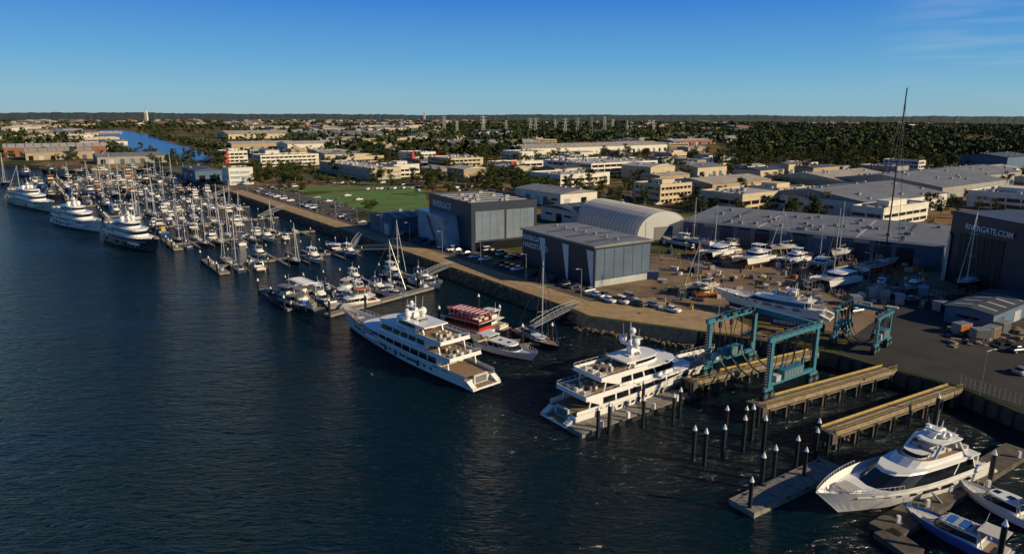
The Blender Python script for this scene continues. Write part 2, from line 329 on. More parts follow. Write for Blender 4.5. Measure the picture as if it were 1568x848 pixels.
# ---------------------------------------------------------------- buildings
cust=[]; rects=[]
def win(mb,ax,c0,c1,fix,z0,z1,m,sgn):
    o=.04*sgn
    if ax=='x': mb.box(c0,c1,fix+min(o,0),fix+max(o,0),z0,z1,m)
    else: mb.box(fix+min(o,0),fix+max(o,0),c0,c1,z0,z1,m)
def building(name,C,lu,ln,h,wall,roof,style='shed',rot=None,accent=None,glass=GLASS):
    mb=MB(); z0=-.3
    if style=='office':
        mb.box(0,ln,0,lu,z0,h,wall)
        t=.35
        for b_ in ((0,ln,0,t),(0,ln,lu-t,lu),(0,t,t,lu-t),(ln-t,ln,t,lu-t)): mb.box(*b_,h+.002,h+.8,wall)
        mb.box(t,ln-t,t,lu-t,h+.01,h+.1,roof)
        fl=max(1,int(h/3.3)); ww=random.choice([2.4,3.6,6]); wz=RU(1.3,1.9)
        for k in range(fl):
            za=k*3.3+1.0; zb=za+wz
            mb.box(-.5,ln+.01,-.5,-.002,zb+.1,zb+.25,wall); mb.box(-.5,-.002,0,lu,zb+.1,zb+.25,wall)
            x=1
            while x<ln-ww: win(mb,'x',x,x+ww,0,za,zb,glass,-1); x+=ww+RU(.3,1)
            y=1
            while y<lu-ww: win(mb,'y',y,y+ww,0,za,zb,glass,-1); y+=ww+RU(.3,1)
        if accent: mb.box(-.15,ln*.16,-.15,lu*.14,0,h+1.0,accent)
        if R()<.5: mb.box(ln*.3,ln*.7,lu*.3,lu*.7,h+.1,h+2.6,wall)
        for k in range(4+int(lu*ln/110)):
            x=RU(1.5,ln-2.5);y=RU(1.5,lu-2.5); mb.box(x,x+RU(1,2.4),y,y+RU(1,2.4),h+.1,h+RU(.6,1.7),random.choice([GALV,LGREYW,ROOFD]))
    else:
        mb.box(0,ln,0,lu,z0,h,wall)
        r=.07*min(lu,ln); e=.5
        if lu>=ln:
            A=[(-e,-e,h+.003),(ln/2,-e,h+r),(ln+e,-e,h+.003)];B_=[(a[0],lu+e,a[2]) for a in A]
        else:
            A=[(-e,lu+e,h+.003),(-e,lu/2,h+r),(-e,-e,h+.003)];B_=[(ln+e,a[1],a[2]) for a in A]
        mb.add(A+B_,[(0,1,4,3),(1,2,5,4),(0,2,1),(3,4,5),(0,3,5,2)],roof)
        sk=random.choice([ROOFL,LGREYW,ROOFD,ROOFG]); q=3.0; stp=RU(5,9); hw=(ln if lu>=ln else lu)/2
        while q<max(lu,ln)-3:
            for sd_ in (0,1):
                c0,c1=hw*.12,hw*.9; zz0=h+r*c0/hw+.06; zz1=h+r*c1/hw+.05
                if sd_: c0,c1=2*hw-c0,2*hw-c1
                if lu>=ln: mb.add([(c0,q,zz0),(c0,q+.9,zz0),(c1,q+.9,zz1),(c1,q,zz1)],[(0,1,2,3)],sk)
                else: mb.add([(q,c0,zz0),(q+.9,c0,zz0),(q+.9,c1,zz1),(q,c1,zz1)],[(0,1,2,3)],sk)
            q+=stp
        x=2.5
        while x<ln-6:
            win(mb,'x',x,x+4,0,0,min(4.5,h*.65),random.choice([LGREYW,ROOFD,GLASS,WALLS[5]]),-1); x+=RU(7,12)
        y=2.5
        while y<lu-6:
            if R()<.5: win(mb,'y',y,y+4,0,0,min(4.5,h*.65),random.choice([LGREYW,ROOFD,GLASS,WALLS[5]]),-1)
            else: win(mb,'y',y,y+5,0,h*.45,h*.62,glass,-1)
            y+=RU(6,10)
        for k in range(int(lu*ln/300)):
            x=RU(1.5,ln-1.5);y=RU(1.5,lu-1.5); zz=h+r*(1-abs((x/ln if lu>=ln else y/lu)-.5)*2)
            mb.box(x-.7,x+.7,y-.7,y+.7,zz-.3,zz+.8,GALV)
    C=Vector(C); rects.append((C,lu,ln))
    return mb.obj(name,(C.x,C.y,LZ),GR if rot is None else rot)
W_,Cr,Gy,Tn,Bk,Bl=WALLS
def bl(name,px,py,lu,ln,h,wall,roof,style='shed',accent=None,**k): return building(name,G(px,py),lu,ln,h,wall,roof,style,accent=accent,**k)
bl("glass_office",352,284,18,16,11,W_,ROOFG,'office',glass=WINB)
bl("workshop",300,279,45,18,8,Bl,ROOFD)
bl("white_office",345,250,30,22,11,W_,ROOFL,'office',RED)
bl("white_office",400,256,28,55,10,W_,ROOFL,'office')
bl("showroom",566,276,100,26,8,Cr,ROOFL,'office',None,glass=WINB)
bl("red_office",632,252,30,26,11,W_,ROOFG,'office',RED)
bl("office_building",690,262,40,34,10,Cr,ROOFC,'office')
bl("white_office",604,272,26,22,9,W_,ROOFG,'office')
bl("warehouse",800,240,55,250,9,W_,ROOFC)
bl("white_warehouse",905,272,60,75,10,W_,ROOFL,'office')
bl("white_office",858,288,34,45,8,W_,ROOFL,'office')
bl("workshop",858,318,40,26,7,W_,ROOFG)
bl("brown_office",1010,313,20,26,10,Cr,ROOFG,'office')
bl("cream_office",1135,328,26,42,9,Cr,ROOFL,'office')
bl("cream_office",1190,318,24,30,9,Cr,ROOFC,'office')
bl("warehouse",1090,300,36,60,7,Tn,ROOFC)
bl("warehouse",1330,338,60,80,8,W_,ROOFG)
bl("white_office",1350,350,14,42,8,W_,ROOFL,'office')
bl("warehouse",1440,312,70,90,9,Gy,ROOFG)
bl("warehouse",1300,300,60,70,8,Tn,ROOFC)
bl("warehouse",1500,290,50,70,9,Gy,ROOFG)
bl("warehouse",1540,262,40,60,12,Bl,ROOFD)
bl("warehouse",1240,326,26,34,8,Cr,ROOFL)
bl("low_warehouse",350,213,90,170,9,Cr,ROOFC)
bl("low_warehouse",470,214,90,170,9,Gy,ROOFG)
bl("workshop",600,362,20,24,7,Bl,ROOFD)
bl("workshop",150,252,40,60,7,Gy,ROOFG)
bl("workshop",40,246,50,60,8,Tn,ROOFC)
bl("workshop",880,345,24,30,6,W_,ROOFD)
bl("low_workshop",1518,508,10,26,4,Bl,ROOFD)
# long workshop behind the hardstand
a=G(1045,366); b_=G(1440,412); rot=ang((b_-a)); L_=(b_-a).length
mb=MB(); mb.box(0,L_,0,34,-.3,7.5,SLATEW); mb.add([(-.6,-1.5,7.3),(L_+.6,-1.5,7.3),(L_+.6,35,9.6),(-.6,35,9.6),(-.6,35,7.3),(L_+.6,35,7.3)],[(0,1,2,3),(3,2,5,4)],ROOFG)
x=1.5
while x<L_-7:
    mb.box(x,x+5.2,-.06,0,0,5.6,random.choice([WALLS[5],NAVYW,SLATEW,ROOFD,BLK])); mb.box(x+.3,x+4.9,-.07,-.06,5.9,6.9,random.choice([LGREYW,SLATEW,CANV])); 
    if R()<.5: mb.add([(x+.5,0,7.49),(x+1.4,0,7.49),(x+1.4,32,9.47),(x+.5,32,9.47)],[(0,1,2,3)],random.choice([ROOFG,ROOFD,ROOFL]))
    x+=6.6
for k in range(36): x=RU(2,L_-4); y=RU(3,30); mb.box(x,x+1.4,y,y+1.2,7.4,8.4+y*.055,GALV)
mb.obj("hardstand_workshop",a,rot)
for q in (.05,.2,.35,.5,.65,.8,.95): cust.append((a.lerp(b_,q)+Vector((8,16,0)),20))
def text(par,body,size,Mx,m):
    c=bpy.data.curves.new("lettering",'FONT'); c.body=body; c.size=size; c.extrude=.05; c.offset=.015*size
    o=bpy.data.objects.new("lettering",c); S.collection.objects.link(o); o.data.materials.append(m); o.parent=par
    o.matrix_local=Mx
def wallM(x,y,z,face):
    if face=='left': M=Matrix(((0,0,-1),(-1,0,0),(0,1,0)))
    else: M=Matrix(((1,0,0),(0,0,-1),(0,1,0)))
    M=M.to_4x4(); M.translation=(x,y,z); return M
# refit shed (upstream)
rot=math.radians(30)
mb=MB(); lu,ln,h=37,27,16.5
mb.box(0,ln,0,lu,-.3,h,NAVYW)
for b_ in ((0,ln,0,.4),(0,ln,lu-.4,lu),(0,.4,.4,lu-.4),(ln-.4,ln,.4,lu-.4)): mb.box(*b_,h+.003,h+.8,NAVYW)
mb.box(.4,ln-.4,.4,lu-.4,h+.01,h+.3,ROOFG)
for b_ in (1.6,14.1):
    mb.box(b_,b_+11.6,-.12,0,3.8,14.2,SLATEL)
    for q in range(1,4): mb.box(b_+q*2.9-.05,b_+q*2.9+.05,-.16,-.12,3.8,14.2,SLATEW)
mb.box(1.6,25.5,-.1,0,.1,3.2,GLASS)
mb.add([(-5,9,-.2),(-5,36,-.2),(-5.8,35,11.5),(-5.8,12,11.5),(0,9,-.2),(0,36,-.2),(0,35,11.5),(0,12,11.5)],[(0,1,2,3),(3,2,6,7),(0,3,7,4),(1,5,6,2)],WINB)
for i in range(10):
    y=9.5+i*2.9; mb.beam((-5.06,y,0),(-5.86,12.3+i*2.5,11.5),.16,.16,LGREYW)
for z in (2.5,5,7.5,11.4): mb.beam((-5.1-z*.07,9.3+z*.25,z),(-5.1-z*.07,35.9-z*.08,z),.16,.16,LGREYW)
mb.add([(-5.95,18,1),(-5.5,19.5,1),(-6.1,26,10.5),(-6.1,24.5,10.5)],[(0,1,2,3)],NAVYW)
for k in range(12): x=RU(3,ln-5);y=RU(3,lu-5); mb.box(x,x+1.6,y,y+1.3,h+.3,h+1.1,GALV)
for k in range(1,6): mb.box(.5,ln-.5,k*6,k*6+.3,h+.3,h+.42,ROOFL)
c=G(722,386); s1=mb.obj("refit_shed",c,rot); cust.append((c+Vector((2,24,0)),24))
text(s1,"RIVERGATE",3.3,wallM(-.08,33,12.9,'left'),MARK); 
# hardstand shed
mb=MB(); lu,ln,h=37,21,11.4
mb.box(0,ln,0,lu,-.3,h,NAVYW)
mb.add([(-.5,-.5,h+.004),(ln+.5,-.5,h+.004),(ln+.5,lu+.5,h+.004),(-.5,lu+.5,h+.004),(-.5,-.5,h+.5),(ln+.5,-.5,h+.5),(ln+.5,lu+.5,h+.5),(-.5,lu+.5,h+.5),(ln/2,-.5,h+.9),(ln/2,lu+.5,h+.9)],[(0,1,5,8,4),(1,2,6,5),(2,3,7,9,6),(3,0,4,7),(4,8,9,7),(8,5,6,9)],ROOFG)
mb.box(.4,ln-.4,-.12,0,2.2,h-.6,SLATEW)
for q in range(1,6): mb.box(q*ln/6-.05,q*ln/6+.05,-.17,-.12,2.2,h-.6,NAVYW)
mb.box(.4,ln-.4,-.1,0,.1,2.0,LGREYW)
for y in (24,12,.4):
    mb.add([(-.1,y,.1),(-.1,y+.8,.1),(-.1,y+3.2,h-1),(-.1,y,h-1)],[(0,1,2,3)],MARK)
for y in range(3,34,5): mb.cyl((ln*.5,y,h+.9),(ln*.5,y,h+1.6),.45,.45,GALV,8)
for y in range(5,34,10):
    for x0 in (1.5,ln/2+1): mb.add([(x0,y,h+.66 if x0<5 else h+.94),(x0+8,y,h+.94 if x0<5 else h+.66),(x0+8,y+1,h+.94 if x0<5 else h+.66),(x0,y+1,h+.66 if x0<5 else h+.94)],[(0,1,2,3)],ROOFD)
c=G(909,441); s2=mb.obj("hardstand_shed",c,math.radians(32)); cust.append((c+Vector((0,20,0)),22))
text(s2,"RIVERGATE\nHARDSTAND",2.3,wallM(-.15,36.3,8.6,'left'),MARK)
# membrane shelter
mb=MB(); L_=46; w2=12.5; hh=11; n_=14; k=18
rings=[]
for j in range(k+1):
    rings.append([(w2-w2*math.cos(math.pi*i/n_),L_*j/k,hh*math.sin(math.pi*i/n_)**.8) for i in range(n_+1)])
mb.loft(rings,TENT,closed=False)
for r in (rings[0],rings[-1]): mb.add(r,[tuple(range(n_+1))],TENT)
for j in range(k+1):
    for i in range(n_):
        a=Vector(rings[j][i]);b_=Vector(rings[j][i+1]); mb.beam(a,b_,.22,.22,LGREYW)
mb.box(8,17,-.12,-.02,0,5,GREYC)
for x in (4,21): mb.beam((x,-.05,0),(x,-.05,7.5),.15,.1,LGREYW)
c=G(975,370); mb.obj("membrane_shelter",c,math.radians(26)); cust.append((c+Vector((-5,22,0)),26))
# big refit hall on the right
a=G(1444,428); b_=G(1640,492); rot=ang(b_-a); L_=(b_-a).length
mb=MB(); h=19.5; D_=60
mb.box(0,L_,0,D_,-.3,h,NAVYW)
mb.box(-.4,L_+.4,-.4,D_+.4,h+.003,h+.9,NAVYW); mb.box(0,L_,0,D_,h+.91,h+1.1,ROOFD)
mb.add([(-.6,-.5,0),(1.2,-.5,0),(1.2,-.5,h-6),(.4,-.5,h-5),(-.6,2,0),(-.6,2,h-5)],[(0,1,2,3),(0,3,5,4)],LGREYW)
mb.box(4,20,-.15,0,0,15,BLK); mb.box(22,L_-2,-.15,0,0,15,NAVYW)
for q in range(1,7): mb.box(4+q*16/7-.1,4+q*16/7+.1,-.25,-.15,0,15,ROOFD)
s3=mb.obj("refit_hall",a,rot); cust.append((a+Vector((30,30,0)),44))
text(s3,"RIVERGATE.COM",2.2,wallM(6,-.5,16.3,'near'),MARK)
def free(C,lu,ln,m=6):
    for C2,l2,n2 in rects:
        d=C-C2; s_=d.dot(U); t_=d.dot(N2)
        if s_<l2+m and s_+lu>-m and t_<n2+m and t_+ln>-m: return False
    c=C+U*lu/2+N2*ln/2
    return not any((c-q).xy.length<rr+math.hypot(lu,ln)*.45 for q,rr in cust)
excl=[(115,193,350,252),(405,284,720,345),(640,286,1060,460),(1040,340,1600,600),(0,250,620,600),(600,330,1100,600),(1130,195,1600,258)]
BL=[(0,238,330,250,16),(300,230,800,285,56),(780,236,1300,335,70),(1200,262,1600,330,24),(0,194,640,215,46),(0,214,300,236,12),(480,205,800,235,20),(300,268,450,290,4),(800,184,1590,204,12),(800,204,1130,232,10)]
for x0,y0,x1,y1,n_ in BL:
    for _ in range(n_*2):
        px=RU(x0,x1);py=RU(y0,y1)
        if any(e[0]<px<e[2] and e[1]<py<e[3] for e in excl): continue
        p=G(px,py); far_=p.length>900
        lu=RU(12,40) if not far_ else RU(30,80); ln=RU(12,44) if not far_ else RU(30,110)
        if p.length>2200: lu*=1.3; ln*=1.4
        if not free(p,lu,ln): continue
        st='office' if R()<.42 else 'shed'
        building("warehouse" if st=='shed' else "office_building",p,lu,ln,RU(5,10),random.choice(WALLS[:3]+[W_,W_,Cr,Gy,Tn,Bk]),random.choice(ROOFS),st,None,random.choice([None]*8+[RED,BLUE,ORG]) if st=='office' else None)
mb=MB()
for _ in range(1100):
    px=RU(-20,1590);py=179.2+RU(0,1)**1.3*15
    if px>700 and R()<.68: continue
    p=G(px,py); 
    if p.length>8500: continue
    k=1 if p.length<2500 else 1.7
    lx,ly,h=RU(9,26)*k,RU(9,18)*k,RU(4,7)*(1 if k==1 else 1.8); M=Matrix.Translation(p)@Matrix.Rotation(RU(0,3),4,'Z')
    mb.box(-lx/2,lx/2,-ly/2,ly/2,-1,h,random.choice(WALLS[:4]),M)
    rf=random.choice([ROOFL,ROOFC,ROOFG,ROOFR,ROOFG]); vs=[M@Vector(v) for v in ((-lx*.55,-ly*.6,h),(lx*.55,-ly*.6,h),(lx*.55,ly*.6,h),(-lx*.55,ly*.6,h),(-lx*.4,0,h+ly*.22),(lx*.4,0,h+ly*.22))]
    mb.add(vs,[(0,1,5,4),(1,2,5),(2,3,4,5),(3,0,4)],rf)
mb.obj("distant_suburb_houses")
for px,py,h in ((225,188,46),(650,186,48),(710,184,30)):
    p=G(px,py); k=p.length/2500; mb=MB()
    mb.box(-7,7,-7,7,0,h*.7*k,W_); mb.box(-4,4,-4,4,h*.7*k,h*.85*k,W_); mb.cyl((0,0,h*.85*k),(0,0,h*k),1.5,.6,GALV,6)
    for q in range(8): mb.box(-7.1,7.1,-7.1,-7,h*.08*k*q+2,h*.08*k*q+4,GLASS)
    mb.obj("distant_tower",p)
# pylons
mb=MB(); hh=42
for sx in (-1,1):
    for sy in (-1,1): mb.beam((sx*4,sy*4,0),(sx*.8,sy*.8,hh),.6,.6,LGREYW)
for k in range(6):
    z=k*7; w0=4-3.2*z/hh; z2=z+7; w1=4-3.2*z2/hh
    for sx in (-1,1):
        mb.beam((sx*w0,-w0,z),(sx*w1,w1,z2),.35,.35,LGREYW); mb.beam((-w0,sx*w0,z),(w1,sx*w1,z2),.35,.35,LGREYW)
for z in (27,34,40): mb.beam((-8,0,z),(8,0,z),.7,.7,LGREYW)
PY=mb.mesh("power_pylon")
for px,py in ((820,210),(812,206),(865,210),(884,208),(925,208),(740,207),(938,199),(960,203),(905,214),(680,203),(700,206),(615,204),(850,200),(775,205),(1000,204)):
    put(PY,"power_pylon",G(px,py),RU(0,1.5),RU(.8,1.1))
# mid trees
def okp(p,m=2.5):
    for C,lu,ln in rects:
        d=p-C; s_=d.dot(U); t_=d.dot(N2)
        if -m<s_<lu+m and -m<t_<ln+m: return False
    for a,b_ in RD:
        e=(b_-a); L=e.length; e/=L; d=p-a; u=d.dot(e)
        if 0<u<L and abs(d.x*e.y-d.y*e.x)<7: return False
    return not any((p-q).xy.length<rr for q,rr in cust)
RD=[(G(*a),G(*b_)) for a,b_ in roads]
def trees(x0,y0,x1,y1,n_,sc=(.6,1.05),g=False):
    for _ in range(n_):
        p=G(RU(x0,x1),RU(y0,y1))
        if g and gap(p,.1,.012): continue
        if okp(p): put(random.choice(TREES),"gum_tree",p,RU(0,6),RU(*sc))
trees(640,246,800,286,90); trees(450,222,800,246,180,(.8,1.2)); trees(380,258,480,282,44,(.6,.9)); trees(790,238,1100,262,80); trees(1090,240,1320,268,90,(.7,1.1),True)
trees(1120,214,1590,262,430,(.8,1.3),True); trees(800,262,1000,300,60,(.5,.85)); trees(1000,262,1300,300,85,(.5,.95)); trees(1300,250,1590,290,70); trees(-10,228,140,246,60,(.5,.9)); trees(230,240,345,256,40,(.6,.9))
trees(1040,296,1250,336,44,(.5,.8)); trees(820,286,1000,320,34,(.4,.7)); trees(430,276,640,284,36,(.4,.75)); trees(1250,300,1590,335,40,(.5,.8)); trees(480,250,650,268,44,(.5,.8)); trees(330,262,450,290,20,(.4,.7)); trees(60,232,240,250,40,(.5,.8))
trees(560,318,600,328,4,(.35,.5)); trees(655,286,860,300,38,(.5,.85)); trees(425,288,470,298,8,(.35,.5))
for px,py,sc in ((1252,338,1.15),(1238,334,.9),(795,290,1.1),(810,292,.9),(655,280,1.1),(680,284,.9),(1105,262,1.3),(1425,372,.8),(1440,375,.7),(1440,330,.8)):
    put(random.choice(TREES),"gum_tree",G(px,py),RU(0,6),sc)
# ---------------------------------------------------------------- boats
def hull(mb,L,B,hs_,hb,rake,bul,mh,md,ma=ANTI,draft=.8,p=2.3,stripe=None,x0=0,y0=0,boot=.3):
    sh=lambda t:hs_+(hb-hs_)*t**1.8
    def pt(t,z,sg=1):
        s_=sh(t);k=min(1,max(0,z/s_)); kk=k**.8
        pd=1-max(0,(t-.42)/.58)**p; pw=1-max(0,(t-.25)/.75)**(p*.75); af=.88+.12*min(1,t/.3)
        y=B/2*af*(.9*pw*(1-kk)+pd*kk); y=max(y,.02)
        if z<0: y*=.55
        return Vector((x0+t*(L-rake*(1-k)),y0+sg*y,z))
    ts=[0,.08,.2,.35,.48,.6,.7,.78,.85,.9,.94,.97,.99,1]
    def lv(t): s_=sh(t); return [-draft,0,boot,.55*s_,.56*s_+.12,s_-bul,s_-.12,s_]
    ml=[ma,ma if stripe is None else stripe,mh,stripe or mh,mh,mh,mh]
    for sg in (1,-1):
        for i in range(len(ts)-1):
            a=[pt(ts[i],z,sg) for z in lv(ts[i])]; b_=[pt(ts[i+1],z,sg) for z in lv(ts[i+1])]
            for j in range(7):
                q=[a[j],b_[j],b_[j+1],a[j+1]]
                mb.add(q if sg<0 else q[::-1],[(0,1,2,3)],ml[j])
    for i in range(len(ts)-1):
        z0=sh(ts[i])-bul; z1=sh(ts[i+1])-bul
        mb.add([pt(ts[i],z0,1),pt(ts[i],z0,-1),pt(ts[i+1],z1,-1),pt(ts[i+1],z1,1)],[(0,1,2,3)],md)
    a=[pt(0,z,1) for z in lv(0)[:6]]; c=[pt(0,z,-1) for z in lv(0)[:6]]
    mb.add(a+c[::-1],[tuple(range(12))],mh)
    return pt,sh
def plan(x0,x1,w,nl,z,segs=None,y0=0):
    xs=segs or [x0,(x0+x1-nl)/2,x1-nl]
    xs=[x0+(a-xs[0])/(xs[-1]-xs[0])*(x1-nl-x0) for a in xs]
    pts=[(x,y0-w,z) for x in xs]
    for i in range(1,8):
        a=math.pi*i/8-math.pi/2; pts.append((x1-nl+nl*math.cos(a)**.8,y0+w*(abs(math.sin(a))**.8)*(1 if a>0 else -1),z))
    pts+=[(x,y0+w,z) for x in xs[::-1]]
    return pts
def tier(mb,x0,x1,w,z0,h,nl,slope=.4,m=WH,g=GLASS,wz=(.35,.82),mull=3.2,y0=0,top=None,taper=.04):
    xs=[x0];n_=max(1,int((x1-nl-x0)/mull)); st=(x1-nl-x0)/n_
    mm=.35 if mull>2 else .15
    for i in range(n_): xs+= [x0+i*st+mm,x0+(i+1)*st]
    rings=[plan(x0+ (z*.1*slope),x1-z*slope,w-z*taper,nl,z0+z,xs,y0) for z in (0,h*wz[0],h*wz[1],h)]
    n=len(rings[0]); ns=len(xs)
    def mf(j,i):
        if j!=1: return m
        if i==n-1: return g
        if i<ns-1: return m if i%2==0 else g
        if i>=n-ns: return m if (n-2-i)%2==0 else g
        return g
    mb.loft(rings,mf,capt=top or m)
def slab(mb,x0,x1,w,z,t,nl,m=WH,top=None,y0=0):
    mb.loft([plan(x0,x1,w,nl,z,None,y0),plan(x0,x1,w,nl,z+t,None,y0)],m,capt=top or m,capb=m)
def bulw(mb,x0,x1,w,z,h=.9,m=WH):
    for sg in (-1,1): mb.box(x0,x1,sg*w-.06,sg*w+.06,z,z+h*.55,m); mb.box(x0,x1,sg*w-.03,sg*w+.03,z+h*1.1,z+h*1.17,ALU)
    mb.box(x0-.06,x0+.06,-w,w,z,z+h*.55,m); mb.box(x0-.03,x0+.03,-w,w,z+h*1.1,z+h*1.17,ALU)
    n_=int((x1-x0)/1.4)+1
    for i in range(n_):
        for sg in (-1,1): mb.box(x0+i*1.4,x0+i*1.4+.05,sg*w-.025,sg*w+.025,z+h*.5,z+h*1.12,ALU)
def dome(mb,x,y,z,r): mb.cyl((x,y,z),(x,y,z+r*.6),r*.45,r*.6,WH,8); mb.sph((x,y,z+r*1.3),r,WH,1.05,16,12)
def loungers(mb,xs,ys,z,m):
    for x in xs:
        for y in ys: mb.box(x,x+1.6,y-.35,y+.35,z,z+.35,m); mb.box(x,x+.35,y-.35,y+.35,z+.35,z+.75,m)
def superyacht(name,L,B,hullm,tiers,mast,hs_=2.8,hb=5.2,rake=3.5,sport=False,deckm=TEAK,ma=ANTI):
    mb=MB(); pt,sh=hull(mb,L,B,hs_,hb,rake,.9,hullm,deckm,ma)
    if sport:
        for sg in (1,-1):
            for a,b_,z in ((.16,.24,1.5),(.30,.40,1.6),(.41,.52,1.75),(.55,.60,1.9),(.64,.67,2.2),(.70,.73,2.4),(.76,.79,2.6)):
                q=[pt(a,z,sg),pt(b_,z,sg),pt(b_-.008,z+.65,sg),pt(a+.018,z+.65,sg)]; q=[v+Vector((0,sg*.05,0)) for v in q]
                mb.add(q,[(0,1,2,3)],GLASS)
    else:
        for sg in (1,-1):
            t=.2
            while t<.86:
                z=.42*sh(t); d=.5/L if R()<.8 else 1.4/L
                q=[pt(t,z,sg),pt(t+d*1.6,z,sg),pt(t+d*1.6,z+.5,sg),pt(t,z+.5,sg)]; q=[v+Vector((0,sg*.04,0)) for v in q]
                mb.add(q,[(0,1,2,3)],GLASS); t+=.042
            for t in (.1,.16,.62,.68,.74,.8):
                z=sh(t)-.75; q=[pt(t,z,sg),pt(t+1.6/L,z,sg),pt(t+1.6/L,z+.3,sg),pt(t,z+.3,sg)]; q=[v+Vector((0,sg*.04,0)) for v in q]; mb.add(q,[(0,1,2,3)],BLK)
    for sg in (1,-1):
        pv=None
        for i in range(13):
            t=i/14; v=pt(t,.75*sh(t),sg)+Vector((0,sg*.05,0))
            if pv is not None: mb.beam(pv,v,.14,.16,WH2)
            pv=v
        for i in range(8):
            if not sport and R()<.6: v=pt(.12+i*.085,1.0,sg)+Vector((0,sg*.3,0)); mb.cyl(v,v+Vector((0,0,1.1)),.22,.22,random.choice([BLK,WH2,CANV]),6)
        pv=None
        for i in range(16):
            t=.62+.375*i/15; v=pt(t,sh(t),sg); v2=v+Vector((0,0,.55))
            mb.beam(v,v2,.05,.05,ALU)
            if pv is not None: mb.beam(pv,v2,.05,.05,ALU)
            pv=v2
    mb.box(-2.2,0.1,-B*.42,B*.42,.35,.75,WH); mb.box(-2.1,0,-B*.4,B*.4,.752,.78,TEAK)
    zt=hs_-.9
    for sg in (1,-1):
        for k in range(5):
            mb.box(-.1-.38*(5-k),.0,sg*B*.36-.55,sg*B*.36+.55,.78+k*.001,.78+(zt-.78)*(k+1)/5,WH)
    mb.box(-.35,0,-B*.2,B*.2,.78,hs_-.2,WH2); mb.box(-.39,-.35,-B*.16,B*.16,.95,hs_-.5,GREYC)
    for k,(a,b_,wf,z,h,nl,sl,oh,wz) in enumerate(tiers):
        x0,x1=a*L,b_*L; w_=B/2*wf; last=k==len(tiers)-1
        if sport and last:
            tier(mb,x0,x1,w_,z,h,nl,sl,WH,WH2,wz,3.0,0,TEAK,.1)
            tier(mb,x1-h*sl-3.2,x1-h*sl-.6,w_*.62,z+h,.55,1.4,.9,WH,GLASS,(.2,.95),2)
            loungers(mb,[x0+.8,x0+3,x0+5.2],[-w_*.5,w_*.5],z+h,WH2); mb.box(x0+2,x0+5,-.6,.6,z+h,z+h+.6,WH2); continue
        tier(mb,x0,x1,w_,z,h,nl,sl,WH,GLASS,wz,3.0 if not sport else 5.0,0,None,.05 if not sport else .22)
        xa=x0-oh*L; wt=w_+.45 if not sport else w_-.35
        slab(mb,xa,x1-h*sl+(.6 if not sport else .2),wt,z+h,.28 if not sport else .18,nl+.3)
        mb.box(x0-.02,x0,-w_*.7,w_*.7,z+.1,z+h*.85,GLASS)
        if not last:
            xb=tiers[k+1][0]*L
            if not sport:
                mb.box(xa+.15,xb,-wt+.2,wt-.2,z+h+.281,z+h+.3,TEAK)
                bulw(mb,xa+.1,xb+2,wt-.12,z+h+.28,.9)
            zz=z+h+.3
            loungers(mb,[xa+1],[-wt*.5,0,wt*.5],zz,WH2)
            mb.cyl((xa+4,0,zz),(xa+4,0,zz+.7),.9,.9,TEAK,10)
            for q in range(6): aa=q*1.05; mb.box(xa+4+1.3*math.cos(aa)-.25,xa+4+1.3*math.cos(aa)+.25,1.3*math.sin(aa)-.25,1.3*math.sin(aa)+.25,zz,zz+.8,random.choice([WH2,GREYC,CREAM]))
        else:
            zz=z+h+.3
            for q in range(4): xx=RU(x0,x1-nl-2); mb.box(xx,xx+RU(.6,1.6),-w_*.4,w_*.4,zz-.02,zz+RU(.15,.4),random.choice([WH2,GREYC]))
        if oh>.03 and not sport:
            for sg in (1,-1):
                mb.beam((xa+1,sg*(w_-.1),z),(xa+1.6,sg*(w_-.1),z+h),.25,.25,WH)
                mb.add([(x0,sg*(w_+.02),z+h),(xa+.2,sg*(w_+.02),z+h),(x0,sg*(w_+.02),z+.6)],[(0,1,2)],WH)
    z=sh(.8)-.9; mb.box(L*.78,L*.84,-.8,.8,z,z+.5,WH); mb.cyl((L*.88,-.7,z),(L*.88,-.7,z+.8),.3,.25,GALV,8); mb.cyl((L*.88,.7,z),(L*.88,.7,z+.8),.3,.25,GALV,8)
    if not sport: mb.loft([[(L*.7+dx*(1-abs(s_)**3*.1),s_*1.0,sh(.72)-.9+zz+.3) for s_ in (-1,-.5,0,.5,1)] for dx,zz in ((0,0),(1.5,.5),(4.5,.55),(5.4,.65))],GREYC,closed=False)
    mx,mz,mh=mast; mx*=L
    mb.loft([[(mx-1.6,-.8,mz),(mx+1.2,-.5,mz),(mx+1.2,.5,mz),(mx-1.6,.8,mz)],[(mx-1.6,-.3,mz+mh*.7),(mx-.6,-.25,mz+mh*.7),(mx-.6,.25,mz+mh*.7),(mx-1.6,.3,mz+mh*.7)]],WH,capt=WH)
    mb.box(mx-1.6,mx-.9,-2.1,2.1,mz+mh*.45,mz+mh*.52,WH); mb.box(mx-1.3,mx+1.1,-.3,.3,mz+mh*.62,mz+mh*.68,WH)
    mb.beam((mx+.6,-1.1,mz+mh*.75),(mx+.6,1.1,mz+mh*.75),.25,.18,WH)
    for yy in (-.9,.9): mb.cyl((mx-1.2,yy*1.9,mz+mh*.5),(mx-1.2,yy*2.2,mz+mh*1.35),.05,.03,WH,4)
    mb.cyl((mx-1.2,0,mz+mh*.7),(mx-1.4,0,mz+mh*1.5),.1,.05,WH,5)
    return mb
def place(mb,name,stern,bow,z=0):
    d=bow-stern; o=mb.obj(name,(stern.x,stern.y,z),ang(d)); return o
def span(p,q): return (q-p).length
st,bw=G(735,590,0),G(528,498,0); L=span(st,bw)+1
